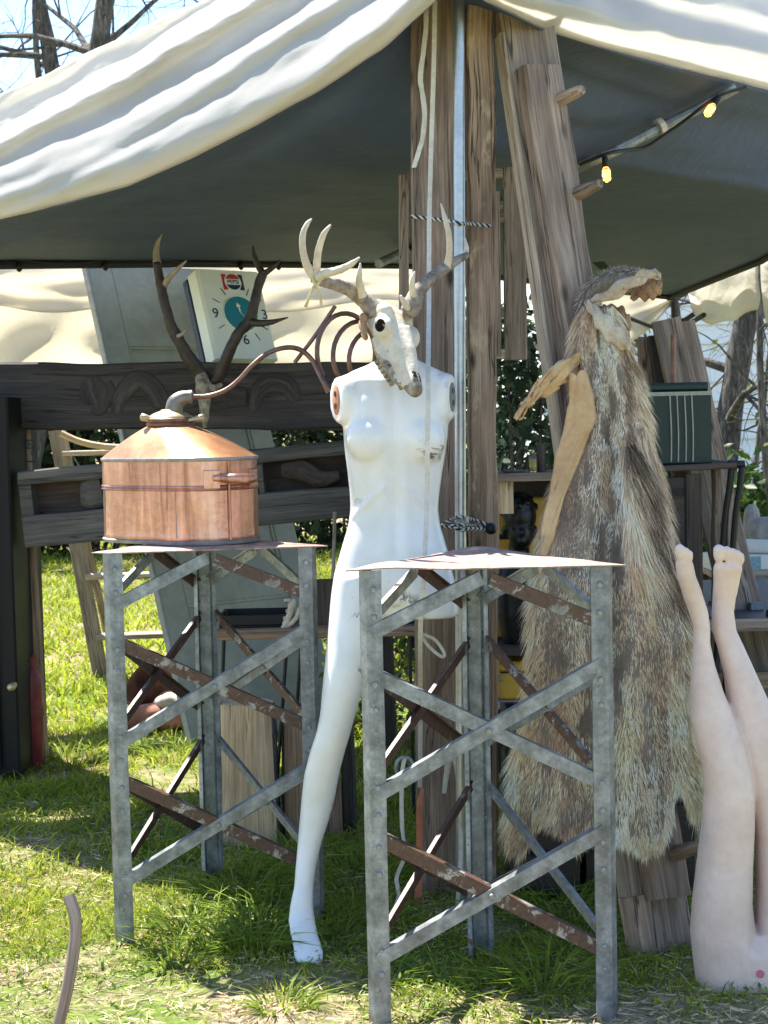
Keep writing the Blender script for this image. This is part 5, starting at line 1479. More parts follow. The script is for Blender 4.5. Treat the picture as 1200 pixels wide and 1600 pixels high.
# split log blocks
def log(name, label, px0, px1, ytop, ybot, Y, yaw_, dep, mat, tilt=0.0, sd=1):
    a = P(px0, ybot, Y); b = P(px1, ybot, Y); zt_ = P((px0 + px1) / 2, ytop, Y).z
    c = (a + b) / 2; w = (b - a).length; c.z = 0
    t = thing(name, c, label, 'log'); rr = random.Random(sd)
    X = V(math.cos(yaw_), math.sin(yaw_), 0); Yv = V(-math.sin(yaw_), math.cos(yaw_), 0)
    prof = [(-.5, 0), (-.47, -.06), (-.15, -.10), (.12, -.07), (.36, -.10), (.5, -.02), (.48, .45), (.25, .85), (-.05, 1.0), (-.38, .8), (-.52, .4)]
    mb = MB(); rings = []; gr = []
    for k in range(14):
        z = zt_ * k / 13; ring = []; g = []
        for i, (x, y) in enumerate(prof):
            s = 1 + .05 * nz((i * 3.1, z * 2, 0), 1, sd) - .10 * k / 13
            p = c + X * (x * w * s + tilt * z) + Yv * (y * dep * s) + V(0, 0, z + (.02 * nz((i, 0, 0), 2, sd) if k == 13 else 0))
            ring.append(p); g.append((z, x * w, y * dep))
        rings.append(ring); gr.append(g)
    mb.loft(rings, gr=gr); build(mb, 'split_wood', mat, t, 35)
    mb = MB(); rings = []; gr = []
    for k in range(14):
        z = zt_ * k / 13 * .985 + .004; ring = []; g = []
        for i in list(range(5, 11)) + [0]:
            x, y = prof[i]; s = 1.03 + .05 * nz((i * 3.1, z * 2, 0), 1, sd) - .10 * k / 13 + .05 * nz((i * 7., z * 14, 0), 1, sd + 4)
            ring.append(c + X * (x * w * s + tilt * z) + Yv * (y * dep * s) + V(0, 0, z)); g.append((z, x * w, y * dep))
        rings.append(ring); gr.append(g)
    mb.sheet(rings, gr, thick=.008); build(mb, 'bark', M['bark'], t, 35)
    return t
log('log', 'tall pale split log standing behind the farther stand, left of the thin rods', 346, 436, 1100, 1345, 4.95, rad(-6), .16, M['logwood'], .0, 3)
log('log', 'darker split log standing right of the tall pale log under the bench', 446, 500, 1118, 1340, 5.0, rad(8), .14, M['plankwood'], .0, 8)
plank('plank', 'short brown plank leaning under the bench behind the mannequin shin', 'plank', V(P(515, 1300, 5.05).x, 5.05, 0), P(505, 1120, 5.15), .09, .035, (1, 0, 0), M['plankwood'])
plank('plank', 'narrow brown stake under the bench right of the mannequin shin', 'plank', V(P(548, 1300, 5.1).x, 5.1, 0), P(541, 1130, 5.15), .05, .035, (1, 0, 0), M['furnwood'])
# work bench with rod legs
Yq = 5.25
bt = P(500, 990, Yq).z
t = thing('bench', V(P(500, 990, Yq).x, Yq, 0), 'low plank bench on thin black rod legs behind the two stands', 'bench')
for k in range(3):
    mb = MB(); y_ = Yq + .07 + k * .14
    mb.beam(V(P(338, 990, Yq).x, y_, bt), V(P(655, 990, Yq).x, y_, bt), .134, .035, (0, 1, 0), N=16, cham=.004, jit=.003); build(mb, 'board', M['plankwood'], t)
for x0, x1 in ((449, 430), (472, 452), (540, 537), (350, 342), (640, 648), (600, 590)):
    mb = MB(); y_ = Yq + (.05 if x0 != 472 else .07); a = V(P(x0, 1000, y_).x, y_, bt - .018); b = V(P(x1, 1330, y_).x, y_, 0); mb.tube([a, b], .0065, 8); build(mb, 'rod_leg', M['black'], t)
tz = bt + .019
t = thing('tray', V(P(395, 970, Yq).x, Yq + .15, tz), 'black shallow metal tray lying on the plank bench behind the far stand', 'tray')
c = V(P(395, 970, Yq).x, Yq + .15, tz); tt = MB(); tt.box(c + V(0, 0, .004), (.12, 0, 0), (0, .10, 0), (0, 0, .004), .002); build(tt, 'tray_base', M['black'], t)
for dx, dy, sx, sy in ((-.118, 0, .004, .10), (.118, 0, .004, .10), (0, -.098, .113, .004), (0, .098, .113, .004)):
    tt = MB(); tt.box(c + V(dx, dy, .026), (sx, 0, 0), (0, sy, 0), (0, 0, .018), .002); build(tt, 'tray_side', M['black'], t)
c = V(P(453, 980, Yq).x, Yq + .06, tz); t = thing('jawbone', c, 'small pale animal jawbone with teeth standing on the plank bench', 'bone')
def JQ(x, y): return P(x, y, Yq + .04)
mb = MB(); mb.tube(spline([JQ(440, 984), JQ(446, 975), JQ(452, 960), JQ(456, 946), JQ(460, 936)], 5), [.006, .012, .011, .013, .007], 9, jit=.3); mb.tube(spline([JQ(441, 983), JQ(452, 976), JQ(462, 966), JQ(468, 950)], 5), [.005, .009, .008, .006], 8, jit=.3); build(mb, 'bone', M['bone'], t, 60)
for x, y in ((446, 966), (450, 955), (453, 945), (447, 938)):
    mb = MB(); mb.box(JQ(x + 2, y), (.012, 0, 0), (0, .008, 0), (0, 0, .006), .003); build(mb, 'tooth', M['bone'], t)
c = V(P(507, 985, Yq).x, Yq + .14, tz); t = thing('wooden_block', c, 'dark brown carved wooden block on the bench beside the mannequin thigh', 'wooden block')
mb = MB(); mb.beam(c, P(507, 905, Yq + .14), .09, .08, (1, .2, 0), N=6, cham=.006, jit=.006); build(mb, 'block', M['recesswood'], t)
c = V(P(628, 980, Yq).x, Yq + .1, tz); t = thing('folded_cloth', c, 'dark folded cloth lying on the right end of the plank bench', 'cloth')
for k in range(3):
    mb = MB(); mb.beam(c + V(-.07 + .01 * k, .02, .010 + .019 * k), c + V(.07 - .015 * k, .03, .010 + .019 * k), .12, .018, (0, 1, 0), N=8, cham=.006, jit=.006); build(mb, 'fold', M['trinket2'], t)
# thin stick hanging above the bench
o = rope('hanging_stick', 'thin pale split stick hanging from the trough board beside the mannequin waist', 'stick', [P(523, 800, 5.9), P(522, 850, 5.88), P(520, 900, 5.86), P(516, 908, 5.86)], .007, M['edgewood'], 7, 5)
# rags and pot on the grass
c = V(P(232, 1145, 6.9).x, 6.9, 0); t = thing('sack', c, 'faded red and pale sack slumped on the sunlit grass behind the farther stand', 'sack')
mb = MB()
for k in range(9):
    p = V(P(R.uniform(212, 280), 1140, 6.9).x, 6.9 + R.uniform(-.07, .07), R.uniform(.03, .11)); mb.ell(p, (R.uniform(.06, .12), 0, R.uniform(-.03, .03)), (0, R.uniform(.06, .1), 0), (R.uniform(-.02, .02), 0, R.uniform(.035, .07)), 14, 9)
me = remesh(mb, .012, 3); skin('cloth', me, M['sack'], t)
mb = MB()
for k in range(4): mb.ell(V(P(R.uniform(250, 285), 1120, 6.9).x, 6.82 + R.uniform(-.02, .04), R.uniform(.10, .17)), (R.uniform(.04, .07), 0, 0), (0, .05, 0), (0, 0, .035), 12, 8)
me = remesh(mb, .01, 3); skin('rag', me, M['sackpale'], t)
c = V(P(238, 1085, 7.1).x, 7.1, .0); t = thing('iron_pot', c, 'rusty iron pot lying tilted behind the faded red sack', 'pot')
mb = MB(); d = V(-.55, -.35, .55).normalized(); s1 = d.orthogonal().normalized(); s2 = d.cross(s1); q0 = c + V(.03, .03, .13)
mb.loft([ell_ring(q0 + d * a, s1 * r, s2 * r, 24) for a, r in ((-.10, .03), (-.09, .08), (-.04, .12), (.04, .135), (.10, .13), (.105, .135), (.112, .13), (.10, .118), (.03, .12), (-.04, .105), (-.07, .06))]); build(mb, 'pot_body', M['rustpot'], t, 60)
# stick in the foreground
t = rope('walking_stick', 'smooth brown stick standing in the grass at the lower left corner', 'stick', [P(107, 1398, 3.32), P(117, 1432, 3.31), P(117, 1470, 3.3), P(106, 1540, 3.28), P(92, 1600, 3.27), P(72, 1690, 3.24)], .0135, M['stick'], 14, 8)

# ------------------------------------------------------------------ right-hand stall
# shelving unit with bust
Ys = 5.35
sh = thing('shelf_unit', V(P(820, 1100, Ys).x, Ys + .15, 0), 'dark wooden shelf unit with the bust behind the nearer stand', 'shelf')
xl_, xr_ = P(772, 900, Ys).x, P(1000, 900, Ys).x
def sbox(x0, x1, y0, y1, z0, z1, nm, mat, root=sh):
    mb = MB(); c = V((x0 + x1) / 2, (y0 + y1) / 2, (z0 + z1) / 2)
    mb.beam(c - V((x1 - x0) / 2, 0, 0), c + V((x1 - x0) / 2, 0, 0), y1 - y0, z1 - z0, (0, 1, 0), N=6, cham=.003, jit=.001) if x1 - x0 > z1 - z0 else mb.beam(V(c.x, c.y, z0), V(c.x, c.y, z1), x1 - x0, y1 - y0, (1, 0, 0), N=6, cham=.003, jit=.001)
    return build(mb, nm, mat, root)
def zpx(py, Y, px=820): return P(px, py, Y).z
z1_ = zpx(745, Ys); z2_ = zpx(1017, Ys); z3_ = zpx(1100, Ys)
sbox(xl_ - .02, xr_, Ys, Ys + .36, z1_ - .016, z1_ + .012, 'top_board', M['greywood'])
sbox(xl_ - .02, xr_, Ys + .01, Ys + .36, z2_ - .02, z2_ + .012, 'shelf_board', M['recesswood'])
sbox(xl_ - .02, xr_, Ys + .01, Ys + .36, z3_ - .02, z3_ + .004, 'shelf_board', M['edgewood'])
sbox(xl_ - .04, xl_ - .0, Ys + .02, Ys + .05, 0, z1_ - .017, 'upright', M['furnwood'])
sbox(xr_ - .04, xr_ - .005, Ys + .02, Ys + .34, 0, z1_ - .017, 'upright', M['furnwood'])
sbox(xl_ + .002, xl_ + .075, Ys + .03, Ys + .06, z1_ - .13, z1_ - .017, 'corner_block', M['logwood'])
sbox(xl_ - .02, xr_, Ys + .365, Ys + .38, .0, z1_ - .0, 'dark_backing', M['furnwood'])  # added dark sheet standing in for the deep shade behind the bust
# bust
bz = z2_ + .013; bc = V(P(812, 1000, Ys).x, Ys + .13, bz)
bu = thing('bust', bc, 'dark bronze bust of a curly-haired child on the shelf', 'bust')
def BQ(x, y, d=0): return P(x, y, Ys + .13 + d)
mb = MB()
mb.ell(BQ(812, 806), (.060, 0, 0), (0, .075, 0), (0, 0, .075), 20, 14); mb.ell(BQ(814, 832, -.02), (.048, 0, 0), (0, .055, 0), (0, 0, .062), 18, 12)
mb.tube([BQ(811, 845), BQ(811, 880)], [.036, .040], 14); mb.loft([xring(872, 794, 830, Ys + .13, .04, .04), xring(885, 782, 846, Ys + .13, .06, .055), xring(905, 774, 856, Ys + .13, .075, .065), xring(960, 776, 852, Ys + .13, .075, .065), xring(1006, 786, 842, Ys + .13, .06, .055)])
mb.ell(BQ(815, 832, -.075), (.010, 0, 0), (0, .014, 0), (0, 0, .014), 10, 7); mb.ell(BQ(815, 846, -.066), (.017, 0, 0), (0, .012, 0), (0, 0, .008), 10, 7); mb.ell(BQ(803, 824, -.062), (.011, 0, 0), (0, .008, 0), (0, 0, .006), 10, 7); mb.ell(BQ(827, 824, -.062), (.011, 0, 0), (0, .008, 0), (0, 0, .006), 10, 7)
for q in (-1, 1): mb.ell(BQ(812 + q * 25, 830, .01), (.009, 0, 0), (0, .014, 0), (0, 0, .02), 10, 7)
for k in range(70):
    a = R.uniform(0, 2 * PI); b = R.uniform(.1, 1.0); d = V(math.cos(a) * math.sqrt(1 - b * b), math.sin(a) * math.sqrt(1 - b * b) + .25, b).normalized()
    if d.y < -.55 and d.z < .45: continue
    mb.ell(BQ(812, 806) + V(d.x * .062, d.y * .076, d.z * .077), (.014, 0, 0), (0, .014, 0), (0, 0, .012), 8, 6)
me = remesh(mb, .0055, 2); skin('body', me, M['bronze'], bu)
mb = MB(); mb.loft([xring(1004, 790, 838, Ys + .13, .05, .05), xring(1014, 784, 844, Ys + .13, .06, .06)]); build(mb, 'plinth', M['bronze'], bu)
def case(name, label, x0, x1, y0, y1, Y, dep, zb_, mats=('yellow',), lock=None):
    a = P(x0, y1, Y); b = P(x1, y0, Y); hz2 = b.z - a.z
    c = V((a.x + b.x) / 2, Y + dep / 2, zb_); t = thing(name, c, label, 'case')
    w = (b.x - a.x) / 2
    mb = MB(); mb.box(c + V(0, 0, hz2 * .36), (w, 0, 0), (0, dep / 2, 0), (0, 0, hz2 * .355), .008); build(mb, 'case_body', M['yellow'], t)
    mb = MB(); mb.box(c + V(0, 0, hz2 * .865), (w, 0, 0), (0, dep / 2, 0), (0, 0, hz2 * .13), .008); build(mb, 'case_lid', M['yellow'], t)
    mb = MB(); mb.box(c + V(0, 0, hz2 * .725), (w - .002, 0, 0), (0, dep / 2 - .003, 0), (0, 0, hz2 * .02), .001); build(mb, 'edge_band', M['black'], t)
    for dx in ((-.12, .1) if not lock else (lock,)):
        mb = MB(); mb.box(c + V(dx, -dep / 2 - .006, hz2 * .6), (.012, 0, 0), (0, .006, 0), (0, 0, .010), .002); build(mb, 'latch', M['brass'], t)
    return t
case('yellow_case', 'tall yellow case standing behind the dark bust on the shelf', 776, 885, 790, 1012, Ys + .22, .12, z2_ + .013)
case('yellow_case', 'squat yellow case with a brass latch on the lowest shelf', 782, 880, 1034, 1096, Ys + .05, .2, z3_ + .005, lock=-.115)
# dark slatted fillers added to deepen shade on the ground below the shelf
def dark_filler(label, x0, x1, ytop, Y, dep):
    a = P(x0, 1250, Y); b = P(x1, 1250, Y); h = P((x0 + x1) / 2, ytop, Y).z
    c = V((a.x + b.x) / 2, Y + dep / 2, 0); t = thing('dark_filler', c, label, 'dark_filler', 'added dark fillers below the shelf'); w = (b.x - a.x) / 2
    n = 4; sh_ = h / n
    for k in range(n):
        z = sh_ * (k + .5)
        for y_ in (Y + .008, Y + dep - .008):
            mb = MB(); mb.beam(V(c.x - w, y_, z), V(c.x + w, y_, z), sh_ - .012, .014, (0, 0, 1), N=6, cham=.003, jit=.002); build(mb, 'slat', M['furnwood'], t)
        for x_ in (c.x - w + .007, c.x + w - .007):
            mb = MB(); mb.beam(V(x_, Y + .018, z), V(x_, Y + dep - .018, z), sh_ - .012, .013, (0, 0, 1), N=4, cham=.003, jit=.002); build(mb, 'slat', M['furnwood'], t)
    mb = MB(); mb.box(c + V(0, 0, h * .45), (w - .02, 0, 0), (0, dep / 2 - .02, 0), (0, 0, h * .44), .01); build(mb, 'dark_core', M['black'], t)
dark_filler('dark slatted filler added to deepen the shade between the nearer stand and goat hide', 796, 905, 1122, 4.34, .30)
dark_filler('dark slatted filler added to deepen the shade behind the leaning beam foot', 915, 1085, 1118, 4.36, .30)

# bottles on the shelf top
def bottle(label, px, h, r, Yb_, matb, liq):
    c = V(P(px, 740, Yb_).x, Yb_, z1_ + .0125); t = thing('bottle', c, label, 'bottle'); n = 16
    R_ = lambda prof: MB().loft([[c + V(math.cos(2 * PI * k / n) * q, math.sin(2 * PI * k / n) * q, z) for k in range(n)] for q, z in prof])
    build(R_([(r * .95, 0), (r, .004), (r, h * .6), (r * .45, h * .75), (r * .4, h * .95), (r * .4, h)]), 'glass', matb, t, 60)
    build(R_([(r * .85, .004), (r * .85, h * .5)]), 'liquid', liq, t, 60)
    build(R_([(r * .5, h * .93), (r * .5, h * 1.06)]), 'cap', M['black'], t, 60)
bottle('small bottle of yellow liquid on the shelf top beside the leather flap', 833, .085, .015, Ys + .10, M['bottleglass'], M['oil'])
c = V(P(847, 740, Ys + .1).x, Ys + .12, z1_ + .0125); t = thing('wooden_tube', c, 'slim brown wooden tube standing right of the yellow bottle', 'tube')
mb = MB(); mb.tube([c, c + V(0, 0, .10)], .016, 12); build(mb, 'tube_body', M['furnwood'], t)
c = V(P(802, 742, Ys + .1).x, Ys + .08, z1_ + .0125); t = thing('metal_dish', c, 'flat dull metal dish lying on the shelf top left of the yellow bottle', 'dish')
mb = MB(); n = 20; mb.loft([[c + V(math.cos(2 * PI * k / n) * q, math.sin(2 * PI * k / n) * q * .7, z) for k in range(n)] for q, z in ((.03, 0), (.05, .008), (.052, .010), (.045, .008), (.02, .004))]); build(mb, 'dish_body', M['galvdark'], t, 60)
# cart with the green case
Yc_ = 5.5
zc_ = P(1060, 731, Yc_).z
t = thing('display_cart', V(P(1060, 800, Yc_).x, Yc_ + .2, 0), 'dark wooden cabinet table with black pipe end rail under the green case', 'table')
xa, xb, xe = P(905, 740, Yc_).x, P(1098, 740, Yc_).x, P(1160, 740, Yc_).x
mb = MB(); mb.beam(V(xa, Yc_ + .22, zc_ - .012), V(xe - .02, Yc_ + .22, zc_ + .004), .44, .022, (0, 1, 0), N=8, cham=.004); build(mb, 'table_top', M['recesswood'], t)
for k in range(4):
    z = .02 + k * (zc_ - .05) / 4
    mb = MB(); mb.beam(V(xa, Yc_ + .03, z + (zc_ - .05) / 8), V(xb, Yc_ + .03, z + (zc_ - .05) / 8), (zc_ - .05) / 4 - .006, .02, (0, 0, 1), N=8, cham=.003); build(mb, 'front_panel', M['furnwood'], t)
mb = MB(); mb.beam(V(xb - .03, Yc_ + .035, 0), V(xb - .03, Yc_ + .035, zc_ - .025), .06, .05, (1, 0, 0), N=8); build(mb, 'corner_post', M['recesswood'], t)
mb = MB(); mb.beam(V(xb - .0, Yc_ + .40, 0), V(xb - .0, Yc_ + .40, zc_ - .025), .05, .05, (1, 0, 0), N=8); build(mb, 'corner_post', M['recesswood'], t)
for a0, a1 in ((1144, 1132), (1160, 1148)):
    mb = MB(); mb.tube(spline([V(P(a0, 735, Yc_ + .02).x, Yc_ + .02, zc_ + .006), V(P(a0 - 2, 760, Yc_).x, Yc_ + .02, P(a0, 760, Yc_).z), V(P(a1, 860, Yc_).x, Yc_ + .03, P(a1, 860, Yc_).z), V(P(a1 - 18, 1150, Yc_).x, Yc_ + .06, 0)], 6), .012, 10); build(mb, 'pipe_rail', M['black'], t)
mb = MB(); mb.tube([V(P(1138, 735, Yc_ + .02).x, Yc_ + .02, zc_ + .008), V(P(1163, 735, Yc_ + .02).x, Yc_ + .02, zc_ + .006)], .015, 10); build(mb, 'pipe_rail', M['black'], t)
plank('driftwood', 'grey weathered slab standing between cabinet table and black pipes', 'driftwood', V(P(1126, 900, 5.75).x, 5.75, 0), P(1119, 728, 5.75), .085, .04, (1, .1, 0), M['greywood'], .012, 20, w1=.03)
plank('driftwood', 'brown weathered stake standing behind the black pipes', 'driftwood', V(P(1142, 900, 5.9).x, 5.9, 0), P(1140, 772, 5.9), .06, .03, (1, 0, 0), M['oldwood'], .01, 14, w1=.02)
# green case
ga = P(1000, 728, 5.55); gb = P(1111, 596, 5.55)
gx0 = P(930, 728, 5.55).x
zg = zc_ + .010
t = thing('green_case', V((gx0 + gb.x) / 2, 5.72, zg), 'dark green case with cream piping standing on the cabinet table', 'case')
hgt = gb.z - zg
mb = MB(); mb.box(((gx0 + gb.x) / 2, 5.70, zg + hgt * .44), ((gb.x - gx0) / 2, 0, 0), (0, .15, 0), (0, 0, hgt * .44), .006); build(mb, 'case_body', M['greencase'], t)
mb = MB(); mb.beam((gx0, 5.70, zg + hgt * .94), (gb.x - .01, 5.70, zg + hgt * .94), .29, hgt * .115, (0, 1, 0), N=2, cham=.022); build(mb, 'case_lid', M['greencase'], t)
for zz in (.872, .848):
    mb = MB(); mb.box(((gx0 + gb.x) / 2, 5.5475, zg + hgt * zz), ((gb.x - gx0) / 2 + .002, 0, 0), (0, .003, 0), (0, 0, .0035), .001); build(mb, 'piping', M['cream'], t)
for k in range(9):
    x = P(1006 + k * 12, 610, 5.55).x
    mb = MB(); mb.box((x, 5.546, zg + hgt * .86), (.0025, 0, 0), (0, .004, 0), (0, 0, hgt * .02), .001); build(mb, 'piping_tab', M['cream'], t)
for px_ in (1006, 1048, 1059, 1071, 1082):
    x = P(px_, 660, 5.55).x; mb = MB(); mb.tube(spline([V(x, 5.548, zg + .01), V(x + .001, 5.545, zg + hgt * .4), V(x - .003, 5.547, zg + hgt * .84)], 4), .0025, 6); build(mb, 'piping', M['cream'], t)
# boards leaning behind the green case
for lab, a, b, w, mt in (('grey weathered board with pale face leaning behind the green case', (1075, 640), (1040, 500), .12, 'greywood'), ('brown board leaning leftmost behind the green case', (1015, 640), (1012, 528), .085, 'plankwood'), ('dark purple-brown board leaning behind the green case', (1040, 640), (1022, 525), .06, 'recesswood'), ('wide grey board leaning rightmost behind the green case', (1092, 640), (1060, 505), .13, 'oldwood')):
    yy = {'greywood': 6.1, 'plankwood': 6.2, 'recesswood': 6.15, 'oldwood': 6.25}[mt]
    p0 = P(*a, yy); p1 = P(*b, yy + .08); d = (p1 - p0); p0 = p0 - d * (p0.z / d.z)
    plank('leaning_board', lab, 'board', p0, p1, w, .03, (1, .05, 0), M[mt], .006, 16)
t = thing('copper_pipe', V(P(1052, 600, 6.0).x, 6.0, 0), 'slim orange copper pipe standing before the weathered boards', 'pipe')
mb = MB(); mb.tube([V(P(1048, 600, 6.0).x, 6.0, 0), P(1052, 522, 6.02)], .011, 10); build(mb, 'pipe_body', M['coppertube'], t, 60)
# low display table
zd = .62; yd0, yd1 = 5.55, 7.0
xd0, xd1 = P(1078, 985, yd0).x, 2.3
t = thing('display_table', V((xd0 + xd1) / 2, 6.3, 0), 'low dark table of trinkets behind the upside-down legs', 'table')
mb = MB(); mb.beam(V(xd0, (yd0 + yd1) / 2, zd - .015), V(xd1, (yd0 + yd1) / 2, zd - .015), yd1 - yd0, .03, (0, 1, 0), N=4, cham=.004); build(mb, 'table_top', M['trinket2'], t)
mb = MB(); mb.beam(V(xd0, yd0 - .012, zd - .01), V(xd1, yd0 - .012, zd - .01), .045, .02, (0, 0, 1), N=8, cham=.004, jit=.002); build(mb, 'front_rail', M['greywood'], t)
for x in (xd0 + .04, xd1 - .1):
    for y in (yd0 + .05, yd1 - .05):
        mb = MB(); mb.beam(V(x, y, 0), V(x, y, zd - .032), .05, .05, (1, 0, 0), N=3); build(mb, 'leg', M['furnwood'], t)
z_r = P(1140, 1065, 5.6).z
mb = MB(); mb.beam(V(xd0, 5.62, z_r), V(xd1, 5.62, z_r), .06, .03, (0, 0, 1), N=6, jit=.003); build(mb, 'stretcher', M['plankwood'], t)
mb = MB(); mb.box(((xd0 + xd1) / 2, 6.4, zd / 2 - .02), ((xd1 - xd0) / 2 - .1, 0, 0), (0, .02, 0), (0, 0, zd / 2 - .05), .002); build(mb, 'dark_backing', M['furnwood'], t)
names = [('tin box', 'trinket1'), ('dark box', 'trinket2'), ('pewter block', 'trinket1')]
ti = 0
spots = []
for rr_, yy in enumerate((5.68, 5.9, 6.12, 6.36, 6.62)):
    for cc_ in range(7):
        x = xd0 + .07 + cc_ * .135 + R.uniform(-.02, .02)
        if x > xd1 - .1: continue
        spots.append((x, yy + R.uniform(-.04, .04), rr_, cc_))
rown = ['nearest', 'second', 'middle', 'fourth', 'farthest']; ordn = ['first', 'second', 'third', 'fourth', 'fifth', 'sixth', 'seventh']; rc = {}
for (x, y, a_, b_) in spots:
    if R.random() < .12: continue
    c = V(x, y, zd + .001); w = R.uniform(.025, .055); d = R.uniform(.02, .05); h = R.uniform(.012, .05)
    jade = (a_ == 1 and b_ == 1)
    mt = M['trinket3'] if jade else R.choice((M['trinket1'], M['trinket1'], M['trinket2']))
    mb = MB(); rt = R.uniform(-.5, .5); X = V(math.cos(rt), math.sin(rt), 0); Yv = V(-math.sin(rt), math.cos(rt), 0)
    if R.random() < .35 and not jade:
        n = 14; mb.loft([[c + V(math.cos(2 * PI * k / n) * q * w * .7, math.sin(2 * PI * k / n) * q * w * .7, z * h) for k in range(n)] for q, z in ((.8, 0), (1, .3), (.9, .7), (.5, .85), (.6, 1))])
        o = build(mb, 'small_pot', mt); lab, ct, gp = 'small dull pot among the trinkets on the low dark table', 'pot', 'small pots on the low dark table'
    else:
        mb.beam(c, c + V(0, 0, h), w, d, X, N=3, cham=.004, w1=w * .9, d1=d * .85); o = build(mb, 'trinket_box', mt); lab, ct, gp = 'small dark box among the trinkets on the low dark table', 'box', 'small boxes on the low dark table'
    if jade: o['label'] = 'pale green stone block among dark trinkets on the low table'; o['category'] = 'stone'
    else:
        k_ = rc[(a_, ct)] = rc.get((a_, ct), -1) + 1
        o['label'] = '%s %s from the left in the %s row on the low dark table' % (ordn[k_], 'small dull pot' if ct == 'pot' else 'small dark box', rown[a_]); o['category'] = ct; o['group'] = gp
# rear table with white carton, rolls and stone
yw_ = 7.3; zw = P(1160, 890, yw_).z
t = thing('rear_table', V(P(1170, 900, yw_).x, yw_ + .2, 0), 'pale topped table at far right carrying a white carton', 'table')
xw0, xw1 = P(1113, 890, yw_).x, 2.4
mb = MB(); mb.beam(V(xw0, yw_ + .25, zw - .02), V(xw1, yw_ + .25, zw - .02), .5, .03, (0, 1, 0), N=4, cham=.004); build(mb, 'table_top', M['edgewood'], t)
for x in (xw0 + .05, xw1 - .05):
    for y in (yw_ + .05, yw_ + .45):
        mb = MB(); mb.beam(V(x, y, 0), V(x, y, zw - .036), .05, .05, (1, 0, 0), N=2); build(mb, 'leg', M['furnwood'], t)
c0 = P(1114, 888, yw_); c1 = P(1290, 862, yw_)
t = thing('carton', V((c0.x + c1.x) / 2, yw_ + .12, zw - .004), 'long white carton with blue picture on the rear table', 'carton')
mb = MB(); mb.box(((c0.x + c1.x) / 2, yw_ + .14, zw - .004 + (c1.z - c0.z) / 2), ((c1.x - c0.x) / 2, 0, 0), (0, .12, 0), (0, 0, (c1.z - c0.z) / 2), .002); build(mb, 'carton_body', M['paper'], t)
mb = MB(); c = P(1180, 873, yw_); mb.box((c.x, yw_ + .019, zw - .004 + (c1.z - c0.z) / 2), (.032, 0, 0), (0, .001, 0), (0, 0, .03), 0); build(mb, 'picture_label', M['bluepic'], t)
zr = zw - .004 + (c1.z - c0.z)
for lab, px_, py_, r_, d in (('white paper roll lying on the white carton, front one', 1185, 846, .034, V(.8, -.6, 0)), ('white paper roll lying behind the front roll on the carton', 1208, 846, .030, V(.85, -.5, 0))):
    c = P(px_, py_, yw_ + .12); c.z = zr + r_ + .001; d = d.normalized(); s1 = d.cross(V(0, 0, 1)); s2 = V(0, 0, 1)
    t = thing('paper_roll', c - V(0, 0, r_), lab, 'paper roll'); L_ = .10
    mb = MB(); mb.loft([ell_ring(c + d * q, s1 * w, s2 * w, 22) for q, w in ((-L_, r_), (L_, r_), (L_, r_ * .55), (-L_, r_ * .55), (-L_, r_))], cap=False); build(mb, 'roll', M['paper'], t, 50)
for lab, a, b, r0, Y in (('round grey fluted stone ornament behind the paper rolls', (1195, 830), (1190, 808), .10, 8.2), ('tall pale broken stone behind the fluted stone ornament', (1175, 835), (1180, 788), .05, 8.6)):
    c = P(*a, Y); t = thing('stone_ornament', V(c.x, Y, 0), lab, 'stone')
    mb = MB(); top = P(*b, Y)
    n = 36; k_ = [.9, 1, 1.02, .95, .8, .5]
    mb.loft([[V(c.x, Y, z) + V(math.cos(2 * PI * k / n), math.sin(2 * PI * k / n), 0) * r0 * q * (1 + .05 * math.cos(12 * 2 * PI * k / n)) for k in range(n)] for z, q in ((0, .8), (c.z * .5, .8), (c.z - .05, .9), (c.z, 1), (lerp(c.z, top.z, .5), .97), (lerp(c.z, top.z, .85), .75), (top.z, .35))]); build(mb, 'stone_body', M['concrete'], t, 40)
